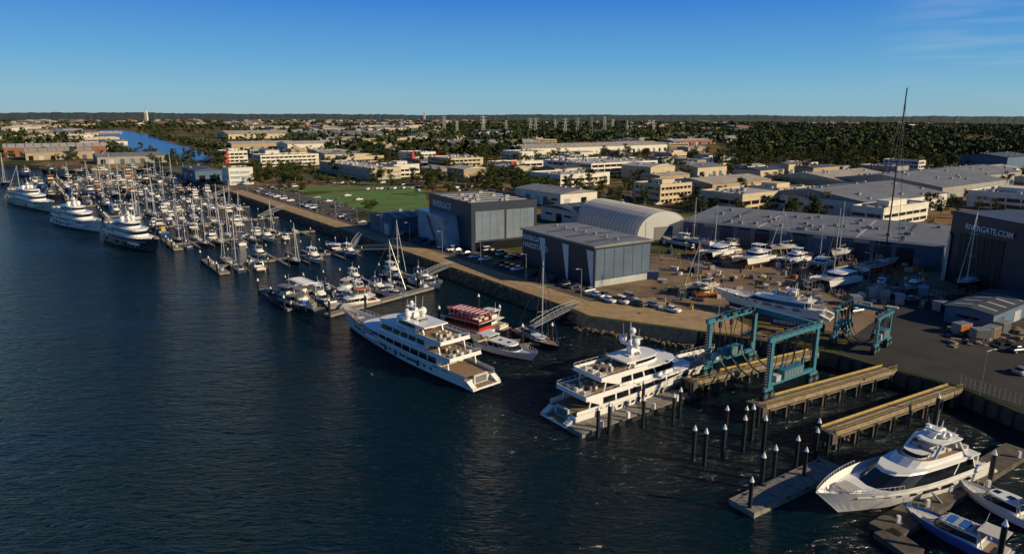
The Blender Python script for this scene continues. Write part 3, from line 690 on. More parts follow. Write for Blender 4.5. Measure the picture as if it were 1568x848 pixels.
mb=superyacht("x",L,8.3,WH,[(.17,.74,.84,1.9,2.4,5,.35,.09,(.3,.78)),(.25,.62,.78,4.58,2.2,4,.65,.11,(.3,.78)),(.33,.50,.6,7.05,1.5,3,.9,.07,(.35,.85))],(.42,8.8,3.2),2.7,5.0)
dome(mb,.40*L,-1.9,8.8,.85); dome(mb,.40*L,1.9,8.8,.85); dome(mb,.46*L,0,8.8,.55); dome(mb,.425*L,0,11.2,.45)
place(mb,"superyacht",st,bw)
st,bw=G(862,643,0),G(1092,566,0); L=span(st,bw)
mb=superyacht("x",L,7.9,WH,[(.14,.76,.86,1.9,2.3,5,.3,.10,(.32,.8)),(.25,.66,.8,4.48,2.2,4,.7,.12,(.3,.8)),(.36,.54,.58,6.95,1.2,3,.9,.06,(.35,.85))],(.42,8.2,4.2),2.7,5.0)
dome(mb,.38*L,-1.6,10.2,.75); dome(mb,.38*L,1.6,10.2,.75); dome(mb,.40*L,0,12,.6)
place(mb,"superyacht",st,bw)
st,bw=G(1475,718,0),G(1248,799,0); L=span(st,bw)+.5
mb=superyacht("x",L,8.0,WH,[(.10,.74,.84,2.2,2.1,9,2.4,.03,(.22,.88)),(.16,.50,.62,4.48,.8,4,1.6,0,(.48,.52))],(.26,7.1,1.3),3.1,4.3,5,sport=True,deckm=WH)
slab(mb,.17*L,.34*L,2.1,6.8,.2,1.5)
for sg in (1,-1):
    mb.beam((.15*L,sg*2.3,4.4),(.2*L,sg*1.95,6.85),.8,.2,WH); mb.beam((.36*L,sg*2.1,5.2),(.31*L,sg*1.9,6.85),.35,.15,WH)
mb.box(.77*L,.85*L,-1.3,1.3,3.1,3.55,WH); mb.box(.775*L,.845*L,-1.2,1.2,3.55,3.65,CREAM)
for q in range(4): mb.box(.775*L+q*.6,.775*L+q*.6+.06,-1.25,1.25,3.651,3.68,WH)
dome(mb,.24*L,-1.4,7.0,.42); dome(mb,.24*L,1.4,7.0,.42); mb.cyl((.26*L,0,8),(.255*L,0,11),.05,.03,WH,5)
place(mb,"motor_yacht",st,bw)
T3=[(.15,.76,.86,2.0,2.5,5,.3,.1,(.3,.8)),(.22,.68,.82,4.8,2.4,4,.45,.12,(.3,.8)),(.33,.56,.64,7.5,1.8,3,.7,.08,(.35,.85))]
for stp,bwp,hm,hb,B_ in (((22,308),(86,327),CREAM,6,9.2),((92,340),(158,357),WH,5.5,8.8),((172,366),(246,389),NAVY,5.6,8.4)):
    st,bw=G(*stp,0),G(*bwp,0); L=max(38,span(st,bw)); st=bw+(st-bw).normalized()*L
    mb=superyacht("x",L,B_,hm,T3,(.43,9.4,4.0),3.0,hb)
    dome(mb,.41*L,-2,9.4,.9); dome(mb,.41*L,2,9.4,.9); dome(mb,.43*L,0,12.2,.55)
    place(mb,"superyacht",st,bw)
st,bw=G(1258,497),G(1092,468); L=span(st,bw)
mb=superyacht("x",L,6.8,WH,[(.12,.72,.8,1.7,1.8,6,1.8,.04,(.28,.86)),(.2,.46,.6,3.68,.8,3,1.3,0,(.5,.55))],(.3,4.6,2),2.4,3.5,4,sport=True,deckm=WH2,ma=ANTIB)
for x in range(2,int(L)-3,4):
    for sg in (-1,1): mb.beam((x,sg*3.2,-1.5),(x,sg*2.2,.3),.2,.2,GALV)
    mb.box(x,x+.6,-.5,.5,-1.5,-.7,TEAK)
place(mb,"motor_yacht",st,bw,LZ+1.5)
# small boats -------------------------------------------------
def cruiser(L=13,B=4.2,hm=WH,fly=True,canv=None,top=WH,stripe=None):
    mb=MB(); pt,sh=hull(mb,L,B,1.2,2.0,1.6,.35,hm,WH2,p=2.4,draft=.5,boot=.15,stripe=stripe)
    tier(mb,L*.24,L*.72,B*.39,1.0,1.5,2.2,.9,WH,GLASS,(.3,.85),1.8)
    mb.box(-.7,0,-B*.38,B*.38,.25,.45,TEAK)
    mb.box(.2,L*.22,-B*.34,B*.34,.86,.9,TEAK); mb.box(.3,1,-B*.3,B*.3,.9,1.3,CREAM)
    if fly:
        slab(mb,L*.08,L*.58,B*.37,2.5,.14,1.5)
        tier(mb,L*.22,L*.5,B*.33,2.65,.6,1.2,.7,WH,WH2,(.2,.9),2,top=GREYC)
        for sg in (1,-1): mb.beam((L*.2,sg*B*.33,2.6),(L*.17,sg*B*.3,4.4),.14,.1,WH); mb.beam((L*.42,sg*B*.3,3.2),(L*.4,sg*B*.3,4.4),.06,.06,ALU)
        slab(mb,L*.14,L*.44,B*.32,4.4,.1,1,canv or top)
        mb.sph((L*.2,0,4.75),.28,WH,.8,8,5); mb.cyl((L*.18,.5,4.4),(L*.16,.5,6.6),.04,.03,WH,4)
    else:
        for sg in (1,-1): mb.beam((L*.2,sg*B*.38,1.2),(L*.26,sg*B*.34,3.2),.16,.12,WH)
        mb.box(L*.04,L*.27,-B*.36,B*.36,3.1,3.2,canv or top); mb.cyl((L*.25,0,3.2),(L*.22,0,5.2),.04,.03,WH,4)
        for x in (.35,.5): mb.box(L*x,L*x+.7,-.4,.4,2.5,2.58,GLASS)
    for sg in (1,-1):
        pv=None
        for i in range(9):
            t=.5+.49*i/8; v=pt(t,sh(t),sg); v2=v+Vector((0,0,.6)); mb.beam(v,v2,.04,.04,ALU)
            if pv: mb.beam(pv,v2,.04,.04,ALU)
            pv=v2
    return mb
def sail(L=12,B=3.7,hm=WH,cov=CANV,mh=15,keel=False,ma=ANTI,wm=ALU,boot=.12,stripe=None):
    mb=MB(); pt,sh=hull(mb,L,B,1.05,1.4,1.2,.12,hm,TEAK if R()<.5 else WH2,ma,p=2.0,draft=.5,boot=boot,stripe=stripe)
    tier(mb,L*.3,L*.68,B*.28,.95,.6,1.5,.8,WH,GLASS,(.35,.8),1.4)
    mb.box(L*.05,L*.27,-B*.25,B*.25,.98,1.3,WH2); mb.box(L*.07,L*.25,-B*.18,B*.18,1.301,1.32,BLK)
    mx=L*.6; r=min(.26,.12*mh/15)
    mb.cyl((mx,0,1),(mx,0,mh),r,r*.75,wm,6)
    for z in (mh*.4,mh*.7): mb.beam((mx,-B*.3,z),(mx,B*.3,z),.08,.05,wm)
    mb.cyl((mx,0,2.3),(L*.12,0,2.4),.1,.08,wm,6); mb.cyl((mx-.2,0,2.52),(L*.16,0,2.55),.24,.15,cov,6)
    mb.cyl((L*.98,0,1.4),(mx,0,mh*.96),.07,.05,cov if R()<.5 and mh<40 else (WH if mh<40 else BLK),5)
    for q in ((L*.02,0,1.1),(mx-.3,B*.45,1.1),(mx-.3,-B*.45,1.1)): mb.cyl(q,(mx,0,mh*.98),.02,.02,GALV,3)
    mb.loft([[(L*.28,-B*.3,1.0),(L*.28,B*.3,1.0)],[(L*.28,-B*.28,1.95),(L*.28,B*.28,1.95)],[(L*.38,-B*.25,1.9),(L*.38,B*.25,1.9)],[(L*.42,-B*.25,1.4),(L*.42,B*.25,1.4)]],cov,closed=False)
    for sg in (1,-1):
        for i in range(10):
            t=.03+.1*i; v=pt(t,sh(t),sg); mb.beam(v,v+Vector((0,0,.6)),.04,.04,ALU)
    if keel:
        mb.loft([[(L*.4,0,-.4),(L*.5,.15,-.4),(L*.58,0,-.4),(L*.5,-.15,-.4)],[(L*.42,0,-2.2),(L*.5,.12,-2.2),(L*.54,0,-2.2),(L*.5,-.12,-2.2)]],ma,capt=ma)
        mb.box(L*.1,L*.14,-.05,.05,-1.8,0,ma)
        for x in (.2,.45,.7):
            for sg in (-1,1): mb.beam((L*x,sg*2,-2.3),(L*x,sg*1.2,.3),.1,.1,GALV)
    return mb
def cat(L=13,B=7,mh=18,hm=WH,cov=CANV,mast=True,ma=ANTI,stand=False):
    mb=MB()
    for sg in (-1,1): hull(mb,L,1.9,1.5,1.9,.8,.05,hm,WH2,ma,p=2.0,draft=.6,y0=sg*(B/2-.95),boot=.15)
    mb.box(L*.1,L*.72,-B/2+1.6,B/2-1.6,.9,1.55,WH)
    tier(mb,L*.22,L*.66,B*.34,1.5,1.35,2.4,.9,WH,GLASS,(.35,.85),1.8)
    slab(mb,L*.06,L*.5,B*.33,2.85,.12,1)
    for sg in (-1,1): mb.beam((L*.08,sg*B*.3,1.5),(L*.08,sg*B*.3,2.9),.08,.08,ALU)
    mb.beam((L*.92,-B/2+1,1.6),(L*.92,B/2-1,1.6),.2,.2,ALU)
    mb.add([(L*.73,-B/2+1.6,1.5),(L*.92,-B/2+1.6,1.6),(L*.92,B/2-1.6,1.6),(L*.73,B/2-1.6,1.5)],[(0,1,2,3)],GREYC)
    if mast:
        mx=L*.56; mb.cyl((mx,0,2.8),(mx,0,mh),.15,.1,ALU,6); mb.cyl((mx,0,3.9),(L*.1,0,4),.12,.1,ALU,6); mb.cyl((mx-.2,0,4.15),(L*.14,0,4.2),.28,.18,cov,6)
        mb.cyl((L*.92,0,1.7),(mx,0,mh*.95),.08,.05,cov,5)
        for z in (mh*.45,mh*.7): mb.beam((mx,-1.4,z),(mx,1.4,z),.08,.05,ALU)
        for sg in (-1,1): mb.cyl((mx-.8,sg*B*.46,1.7),(mx,0,mh*.95),.02,.02,GALV,3)
    else:
        tier(mb,L*.3,L*.5,B*.2,2.98,.7,1,.7,WH,WH2); slab(mb,L*.2,L*.46,B*.24,4.7,.1,1)
        for sg in (-1,1):
            for x in (.22,.42): mb.beam((L*x,sg*B*.2,2.9),(L*x,sg*B*.2,4.7),.08,.08,ALU)
    if stand:
        for x in (.15,.5,.8):
            for sg in (-1,1): mb.box(L*x,L*x+.5,sg*(B/2-.95)-.4,sg*(B/2-.95)+.4,-1.4,-.4,TEAK)
    return mb
def workboat(L=16,B=5.5,hm=NAVY,hc=WH,rf=ORG):
    mb=MB(); hull(mb,L,B,1.3,2.6,1.2,.6,hm,GREYC,p=2.6)
    tier(mb,L*.45,L*.75,B*.33,1.2,2.2,1.2,.15,hc,GLASS,(.45,.85),1.5); slab(mb,L*.3,L*.78,B*.38,3.4,.15,1,rf)
    tier(mb,L*.54,L*.7,B*.26,3.55,1.9,1,.1,hc,GLASS,(.4,.85),1.4); slab(mb,L*.5,L*.73,B*.3,5.45,.15,1,rf)
    mb.cyl((L*.55,0,5.5),(L*.55,0,9),.1,.06,GALV,6); mb.beam((L*.55,-1,7.4),(L*.55,1,7.4),.08,.08,GALV)
    mb.beam((L*.15,0,1),(L*.22,0,5),.2,.2,ORG); mb.beam((L*.22,0,5),(L*.03,0,6),.16,.16,ORG)
    for x in (.1,.25,.4): mb.box(L*x,L*x+1.1,-.9,.9,.8,1.5+R(),random.choice([YEL,GREYC,BLUE]))
    for i in range(5):
        for sg in (1,-1): mb.cyl((L*(.12+.13*i),sg*(B/2+.1),.9),(L*(.12+.13*i),sg*(B/2+.3),.9),.4,.4,BLK,8)
    return mb
def ferry(L=17,B=6,rf=RED,hm=WH,awn=None):
    mb=MB(); hull(mb,L,B,1.2,1.8,1,.4,hm,WH2,p=2.8,stripe=rf)
    tier(mb,L*.06,L*.82,B*.42,.9,2.0,1.5,.3,rf,GLASS,(.4,.9),1.4); slab(mb,L*.03,L*.8,B*.46,2.9,.15,1.4,WH,awn or rf)
    for i in range(8):
        for sg in (-1,1): mb.beam((L*(.08+.08*i),sg*B*.4,3),(L*(.08+.08*i),sg*B*.4,4.9),.08,.08,WH)
    tier(mb,L*.6,L*.75,B*.25,3.05,1.6,.8,.3,WH,GLASS,(.4,.9),1.2)
    for sg in (-1,1): mb.box(L*.06,L*.64,sg*B*.4-.04,sg*B*.4+.04,3.05,3.8,rf)
    slab(mb,L*.04,L*.7,B*.44,4.9,.14,1,rf,awn or rf)
    for i in range(7): mb.box(L*(.06+.09*i),L*(.06+.09*i)+.5,-B*.3,B*.3,5.045,5.1,WH)
    for i in range(6):
        for y in (-1.2,1.2): mb.box(L*(.1+.08*i),L*(.1+.08*i)+.5,y-.7,y+.7,3.05,3.6,WH2)
    return mb
V=[]
for hm,fl,cv,tp in ((WH,1,None,WH),(WH,1,CANV,WH),(WH,0,CANV,WH),(WH,0,None,WH2),(WH,1,None,GREYC),(NAVY,0,None,WH),(BLUE,1,None,WH),(WH,0,GREYC,WH)):
    L=RU(9.5,15); V.append((cruiser(L,L*.31,hm,fl,cv,tp).mesh("motor_cruiser"),"motor_cruiser",L))
SV=[]
for hm,cv,mh in ((WH,CANV,14),(WH,GREYC,17),(NAVY,CANV,19),(WH,WH2,13),(WH,CANV,21),(ANTI,GREYC,15),(CANV,CANV,17)):
    L=RU(10,14.5); SV.append((sail(L,L*.29,hm,cv,mh).mesh("sailing_yacht"),"sailing_yacht",L))
WB=[(workboat(RU(13,18),5.5,h,c,r).mesh("work_boat"),"work_boat",16) for h,c,r in ((ORG,CREAM,CREAM),(BLUE,WH2,WH2),(GREYC,CREAM,ORG),(NAVY,WH2,GREYC),(BLK,CREAM,YEL))]
def pile_(mb,p,h=5.5,r=.32):
    mb.cyl((p.x,p.y,-2),(p.x,p.y,h),r,r,PILE,8); mb.cyl((p.x,p.y,h),(p.x,p.y,h+.75),r*1.15,.05,WH,8)
rows=[(59,9,54),(113,9,58),(165,9,62),(215,9,68),(265,9,74),(318,9,82),(372,9,84),(430,9,84),(490,9,80)]
for ri,(s_,t0,t1) in enumerate(rows):
    mb=MB(); mb.beam(P(s_,t0-4,.35),P(s_,t1,.35),2.6,.6,PONT)
    mb.beam(P(s_-12,t1,.35),P(s_+14,t1,.35),3.2,.62,PONT)
    for q in (-11,0,12): pile_(mb,P(s_+q,t1+2),3.6)
    for q in (-9,-3,4,9): mb.box(-.3,.3,-.3,.3,.6,1.6,WH2,Matrix.Translation(P(s_+q,t1)))
    t=t0+2
    while t<t1-3:
        wdt=RU(4.4,7.2)
        for sg in (-1,1):
            mb.beam(P(s_+sg*1.3,t,.33),P(s_+sg*12,t,.33),.9,.5,PONT); pile_(mb,P(s_+sg*12.4,t),3.4,.2)
            if R()<.74:
                q=R()
                me,nm,L=random.choice(SV) if q<.42 else (random.choice(V) if q<.93 or ri<3 else random.choice(WB))
                out_=R()<.5
                base=P(s_+sg*(2.2 if not out_ else 2.2+L),t+wdt*.47); d=U*sg*(1 if not out_ else -1)
                put(me,nm,(base.x,base.y,RU(-.06,.05)),ang(d)+RU(-.05,.05),RU(.75,1.08))
            if R()<.25: mb.box(-.3,.3,-.3,.3,.6,1.5,WH,Matrix.Translation(P(s_+sg*1,t+2)))
        t+=wdt*1.05+.6
    mb.obj("floating_dock")
for _ in range(46):
    s_=RU(350,640); t_=RU(4,115) 
    me,nm,L=random.choice(WB+V[:6]+SV[:3]); b_=P(s_,t_); put(me,nm,(b_.x,b_.y,0),ang(U)+random.choice([0,3.14,1.5])+RU(-.3,.3),RU(.8,1.3))
def boat(mesh,name,stern,bow,sc=None):
    a,b_=G(*stern,0),G(*bow,0); put(mesh,name,(a.x,a.y,0),ang(b_-a),sc or 1)
boat(workboat(20,5,NAVY,WH2,GREYC).mesh("classic_ship"),"classic_motor_vessel",(490,478),(402,460))
boat(ferry(15,5,WH,awn=WH2).mesh("charter_boat"),"charter_boat",(478,462),(440,446))
boat(cruiser(15,4.8,WH,True,ORG,ORG,ORG).mesh("charter_cruiser"),"charter_cruiser",(578,462),(528,470))
boat(cruiser(14,4.5,WH,True,CREAM,ORG).mesh("charter_cruiser"),"charter_cruiser",(540,445),(502,470))
boat(ferry(16,5.6,RED,awn=mat("faded_red_awning",(.32,.03,.03),.8,0,.3,.8)).mesh("river_ferry"),"river_ferry",(748,512),(690,497))
boat(V[0][0],"motor_cruiser",(772,505),(735,497),1.0)
boat(cruiser(16,4.6,WH,False,None,WH).mesh("sport_cruiser"),"sport_cruiser",(735,528),(793,546),1.05)
boat(sail(17,4.6,NAVY,CANV,19).mesh("sailing_yacht"),"sailing_yacht",(792,508),(838,530))
boat(V[1][0],"motor_cruiser",(632,432),(675,443),1.1)
boat(SV[0][0],"sailing_yacht",(565,440),(630,452),1.1); boat(SV[2][0],"sailing_yacht",(590,425),(640,436),1)
boat(V[2][0],"motor_cruiser",(590,452),(625,457),.8)
mb=MB(); mb.beam(G(500,483,.35),G(660,440,.35),2.6,.6,PONT); mb.beam(G(735,522,.35),G(845,525,.35),2.6,.6,PONT); mb.beam(G(735,525,.35),G(690,470,.35),2.2,.6,PONT); mb.beam(G(812,500,.35),G(800,535,.35),2.2,.6,PONT)
for p_ in ((505,487),(560,478),(640,440),(733,480),(765,498),(845,528),(800,530),(673,500)): pile_(mb,G(*p_,0),4.6)
mb.obj("floating_dock")
mb=MB()
mb.beam(G(878,660,.4),G(1052,600,.4),4.2,.8,PONT); mb.beam(G(1040,600,.4),G(1075,585,.4),3,.8,PONT)
a=G(878,660,.8);b_=G(1052,600,.8);e=(b_-a).normalized()
for i in range(9):
    c=a.lerp(b_,i/9+.03); M=Matrix.Translation(c)@Matrix.Rotation(ang(e),4,'Z')
    mb.box(-.05,.05,-2.1,2.1,0,.015,BLK,M)
    if i%2: mb.box(.5,1,-1.8,-1.3,0,1.1,WH,M)
    mb.box(1,3,-2.3,-2.1,-.5,.1,BLK,M)
mb.obj("floating_dock")
mb=MB(); mb.beam(G(1135,778,.4),G(1275,712,.4),4.0,.8,PONT)
a=G(1135,778,.8);b_=G(1275,712,.8);e=(b_-a).normalized()
for i in range(5):
    c=a.lerp(b_,i/5+.1); M=Matrix.Translation(c)@Matrix.Rotation(ang(e),4,'Z'); mb.box(-.04,.04,-2,2,0,.012,BLK,M)
    for sg in (-1,1): mb.box(1,1.5,sg*1.8-.08,sg*1.8+.08,0,.22,BLK,M)
mb.obj("floating_dock")
mb=MB(); mb.beam(G(1352,815,.4),G(1560,688,.4),3.6,.8,CONCD); mb.beam(G(1400,848,.4),G(1352,815,.4),3,.8,CONCD)
for p_ in ((1375,800),(1420,775),(1455,752),(1513,745),(1560,700)):
    c=G(*p_,.8); mb.box(-.2,.2,-.2,.2,0,1.0,WH,Matrix.Translation(c))
for p_ in ((1400,790),(1440,768),(1480,745)): mb.beam(G(p_[0],p_[1],.8),G(p_[0]-12,p_[1]-14,2.4),.7,.12,ALU)
mb.obj("floating_dock")
for p_ in ((1513,750),(1527,868),(1430,655)):
    mb=MB(); c=G(*p_,0); pile_(mb,c,5.4); mb.obj("mooring_pile")
piles=[(915,668),(932,664),(984,655),(1030,648),(1040,640),(1061,705),(1078,712),(1106,703),(1137,690),(1110,672),(1140,668),(1147,785),(1165,750),(1183,738),(1217,722),(1230,735),(1247,705),(984,625),(1150,672),(1168,690),(1250,690)]
PM=MB(); pile_(PM,Vector((0,0,0)),5.0,.31); pm=PM.mesh("mooring_pile")
for p_ in piles: put(pm,"mooring_pile",G(*p_,0),0,RU(.9,1.06))
tb=cruiser(12,3.9,BLUE,False,WH2,WH,RED)
tb.box(2.6,7.0,-1.35,1.35,2.52,2.58,LGREYW); 
for x in (3,4.4,5.8): tb.box(x,x+.8,-1.0,1.0,2.581,2.62,RED if x<4 else BLUE)
boat(tb.mesh("tour_boat"),"tour_boat",(1545,862),(1425,810))
boat(cruiser(11,3.6,WH,False,CANV).mesh("motor_cruiser"),"motor_cruiser",(1600,815),(1515,775))
# ---------------------------------------------------------------- gangways
def gangway(a,b_):
    mb=MB(); d=(b_-a); L=d.length; d.normalize(); s_=Vector((d.y,-d.x,0)).normalized()*.8; n_=int(L/1.6)
    mb.beam(a,b_,1.5,.12,GALV)
    for sg in (-1,1):
        top=[]
        for i in range(n_+1):
            t=i/n_; hgt=1.0+.6*math.sin(math.pi*t); p=a.lerp(b_,t)+s_*sg; q=p+Vector((0,0,hgt)); mb.beam(p,q,.07,.07,GALV); top.append((p,q))
        for i in range(n_):
            mb.beam(top[i][1],top[i+1][1],.1,.1,LGREYW); mb.beam(top[i][0],top[i+1][0],.12,.14,GALV); mb.beam(top[i][0],top[i+1][1],.06,.06,GALV)
    mb.obj("gangway")
gangway(G(815,500,.9),G(884,466,LZ+.4)); gangway(G(638,428,.9),G(692,405,LZ+.4)); gangway(P(113,10,.9),P(128,-1,LZ+.4)); gangway(P(113,12,.9),P(92,-1,LZ+.4)); gangway(P(215,14,.9),P(226,-1,LZ+.4)); gangway(P(318,14,.9),P(330,-1,LZ+.4))
# ---------------------------------------------------------------- lift piers
def pier(a,b_,wd,name="lift_pier"):
    mb=MB(); d=(b_-a).normalized(); n=Vector((-d.y,d.x,0)); L=(b_-a).length
    mb.beam(a+Vector((0,0,-.45)),b_+Vector((0,0,-.45)),wd,.9,CONC)
    mb.beam(a+Vector((0,0,-1.1)),b_+Vector((0,0,-1.1)),wd*.7,.4,CONCD)
    for i in range(int(L/4)): p=a.lerp(b_,(i+1)/(L/4)); mb.beam(p-n*(wd/2-.32)+Vector((0,0,.003)),p+n*(wd/2-.32)+Vector((0,0,.003)),.06,.01,BLK)
    for q in (-.5,.5): mb.beam(a+n*q*wd*.45+Vector((0,0,.002)),b_+n*q*wd*.45+Vector((0,0,.002)),.35,.012,CONCD)
    for sg in (-1,1):
        mb.beam(a+n*sg*(wd/2-.12)+Vector((0,0,.12)),b_+n*sg*(wd/2-.12)+Vector((0,0,.12)),.2,.24,YEL if sg>0 else CONC)
        mb.beam(a+n*sg*(wd/2+.03)+Vector((0,0,-.6)),b_+n*sg*(wd/2+.03)+Vector((0,0,-.6)),.05,.3,CONCD)
        k=int(L/4.5)
        for i in range(k+1):
            p=a.lerp(b_,(i+.15)/(k+.6))+n*sg*(wd/2-.5); mb.cyl((p.x,p.y,-2),(p.x,p.y,1.8),.38,.38,CONCD,8)
            p=p+n*sg*.75; mb.cyl((p.x,p.y,-1.5),(p.x,p.y,2.5),.14,.14,BLK,6)
        for i in range(int(L/2.5)+1):
            p=a.lerp(b_,i/(L/2.5+.01))+n*sg*(wd/2-.05); 
            if sg<0: mb.beam(p,p+Vector((0,0,1.1)),.05,.05,YEL)
        if sg<0: 
            for z in (.6,1.1): mb.beam(a+n*sg*(wd/2-.05)+Vector((0,0,z)),b_+n*sg*(wd/2-.05)+Vector((0,0,z)),.045,.045,YEL)
    mb.box(-1.0,.01,-wd/2-.2,wd/2+.2,-1.6,.1,CONCD,Matrix.Translation(a)@Matrix.Rotation(ang(d),4,'Z'))
    for sg in (-1,1): mb.cyl(a+n*sg*wd*.4-d*1.4+Vector((0,0,-4)),a+n*sg*wd*.4-d*1.4+Vector((0,0,.2)),.3,.3,BLK,8)
    mb.obj(name)
pier(G(1162,618),G(1362,563),3.2); pier(G(1268,658),G(1462,592),2.8)
a1=G(1178,609); a2=G(1249,590); b1=G(1078,577); D1=(a2-a1).normalized()
pier(b1-D1*3,b1+D1*30,2.8)
def travel_lift(fl,fr,dirv,ln,h,m,name,wd=.9):
    """fl,fr feet at the water end; dirv towards shore"""
    mb=MB(); c=(fl+fr)/2; dirv=dirv.normalized(); n=(fl-fr).normalized(); Wd=(fl-fr).length
    M=Matrix((dirv,n,Vector((0,0,1)))).transposed().to_4x4()
    hw=Wd/2; q_=wd/.75
    for sg in (-1,1):
        y=sg*hw
        for x in (0,ln):
            for q in (-1,1):
                mb.cyl((x+q*.85,y-.4,.8),(x+q*.85,y+.4,.8),.8,.8,BLK,14); mb.cyl((x+q*.85,y-.44,.8),(x+q*.85,y+.44,.8),.36,.36,m,8)
            mb.box(x-1.2,x+1.2,y-.25,y+.25,1.5,2.1,m)
            mb.box(x-wd/2,x+wd/2,y-wd*.4,y+wd*.4,2.1,h,m)
            mb.add([(x-wd/2 if x==0 else x+wd/2,y,h-1.6),(x+(1.6 if x==0 else -1.6),y,h-.1),(x,y,h-.1)],[(0,1,2)],m)
            for z in (3.6,5.2,6.8,8.2):
                if z<h-.5: mb.box(x-wd/2-.06,x+wd/2+.06,y-wd*.4-.06,y+wd*.4+.06,z,z+.12,m)
            mb.box(x-wd/2-.25,x-wd/2-.1,y+.1,y+.2,2.2,h,BLK)
        mb.box(-1.0,ln+1.0,y-.32*q_,y+.32*q_,h+.002,h+.78*q_,m)
        mb.box(.5,ln-.5,y-.28,y+.28,2.3,2.95,m)
        mb.box(ln*.25,ln*.68,y-.75,y+.75,2.96,4.6,m)
        for i in range(6): mb.box(ln*.27+i*ln*.065,ln*.27+i*ln*.065+ln*.045,y-.79,y+.79,3.2,4.3,GREYC)
        mb.cyl((ln*.75,y-.2,3),(ln*.75,y-.2,5.4),.09,.09,BLK,6); mb.box(ln*.1,ln*.2,y-.6,y+.6,2.96,4.0,LGREYW)
        for i in range(9): mb.beam((-1+(ln+2)*i/8,y-.42,h+.6),(-1+(ln+2)*i/8,y-.6,h+1.7),.05,.05,m)
        for zz in (1.2,1.68): mb.box(-1,ln+1,y-.62,y-.57,h+zz,h+zz+.05,m)
        for x in (ln*.14,ln*.38,ln*.62,ln*.86):
            mb.box(x-.3,x+.3,y-sg*.8-.2,y-sg*.8+.2,h-1.0,h+.1,BLK); mb.cyl((x,y-sg*.8-.25,h+1.0),(x,y-sg*.8+.25,h+1.0),.38,.38,BLK,10)
            for dx in (-.2,-.07,.07,.2): mb.cyl((x+dx,y-sg*.8,h-1.0),(x+dx,y-sg*1.0,4.4),.035,.035,BLK,4)
        for i in range(int((h-2.2)/.5)): mb.box(-wd/2-.55,-wd/2-.25,y-.25,y+.25,2.3+i*.5,2.35+i*.5,GALV)
        for q in (.06,.3,.6,.94):
            pv=None
            for i in range(9):
                u=i/8; p=Vector((ln*q+(.5-abs(u-.5))*2*(1 if q<.5 else -1),y,h-.2-u*(h-4)*1.0)); 
                if pv: mb.cyl(pv,p,.07,.07,BLK,4,False)
                pv=p
    for x in (ln*.14,ln*.38,ln*.62,ln*.86):
        pv=None
        for i in range(17):
            u=i/16; yy=-hw+1+(2*hw-2)*u; zz=4.2-3.6*(1-(2*u-1)**2)**.7; p=Vector((x,yy,zz))
            if pv: mb.beam(pv,p,.4,.1,BLK)
            pv=p
        for sg in (-1,1): mb.box(x-.25,x+.25,sg*(hw-1)-.2,sg*(hw-1)+.2,3.8,4.8,m)
    mb.box(ln-.4,ln+.4,-hw+.46,hw-.46,h+.0,h+1.0*q_,m)
    o=mb.obj(name); M2=M.copy(); M2.translation=Vector((c.x,c.y,LZ)); o.matrix_world=M2
travel_lift(b1,a1,D1,(a2-a1).length+1.5,10.3,TEAL,"travel_lift",.75)
travel_lift(G(1275,527),G(1340,541),(G(1372,526)-G(1340,541)),6.8,7.2,TEAL,"travel_lift",.5)
# ---------------------------------------------------------------- hardstand boats
def onhard(me,name,stern,bow,z,sc=1): 
    a,b_=G(*stern),G(*bow); put(me,name,(a.x,a.y,LZ+z*sc),ang(b_-a),sc)
c1=cat(13,7,17,stand=True).mesh("catamaran_on_stands"); c2=cat(14,7,17,mast=False,stand=True).mesh("power_catamaran_on_stands"); c3=cat(15,8,21,cov=GREYC,stand=True,ma=ANTIB).mesh("catamaran_on_stands")
k1=sail(13,3.9,WH,CANV,16,True,ANTIB).mesh("sailing_yacht_on_stands"); k2=sail(16,4.4,NAVY,GREYC,20,True).mesh("sailing_yacht_on_stands"); k3=sail(21,5.6,WH,GREYC,53,True,RED,PILE,.75,RED).mesh("racing_yacht_on_stands"); k4=sail(12,3.7,WH2,CANV,14,True,BLK).mesh("sailing_yacht_on_stands")
onhard(c2,"power_catamaran_on_stands",(1172,402),(1120,414),1.4,1.1); onhard(c1,"catamaran_on_stands",(1110,392),(1072,402),1.4); onhard(c2,"power_catamaran_on_stands",(1228,402),(1190,412),1.4,.9)
onhard(c3,"catamaran_on_stands",(1300,434),(1246,446),1.4,1); onhard(k3,"racing_yacht_on_stands",(1318,424),(1414,402),2.3); onhard(k2,"sailing_yacht_on_stands",(1498,440),(1440,462),2.3)
onhard(k1,"sailing_yacht_on_stands",(1090,385),(1060,380),2.3); onhard(k4,"sailing_yacht_on_stands",(1095,448),(1065,452),2.3,.9); onhard(c1,"catamaran_on_stands",(1262,408),(1225,428),1.4,.8)
onhard(k1,"sailing_yacht_on_stands",(1300,395),(1268,405),2.3,1.1); onhard(V[0][0],"motor_cruiser",(1060,380),(1030,375),.6,1); onhard(V[3][0],"motor_cruiser",(1350,440),(1335,462),.6,.8)
onhard(WB[0][0],"work_boat",(1098,452),(1060,458),1.0,.6); onhard(V[4][0],"motor_cruiser",(1130,388),(1100,380),.6,.9); onhard(k4,"sailing_yacht_on_stands",(1215,388),(1185,392),2.3,1); onhard(V[1][0],"motor_cruiser",(1410,440),(1382,448),.6,.8)
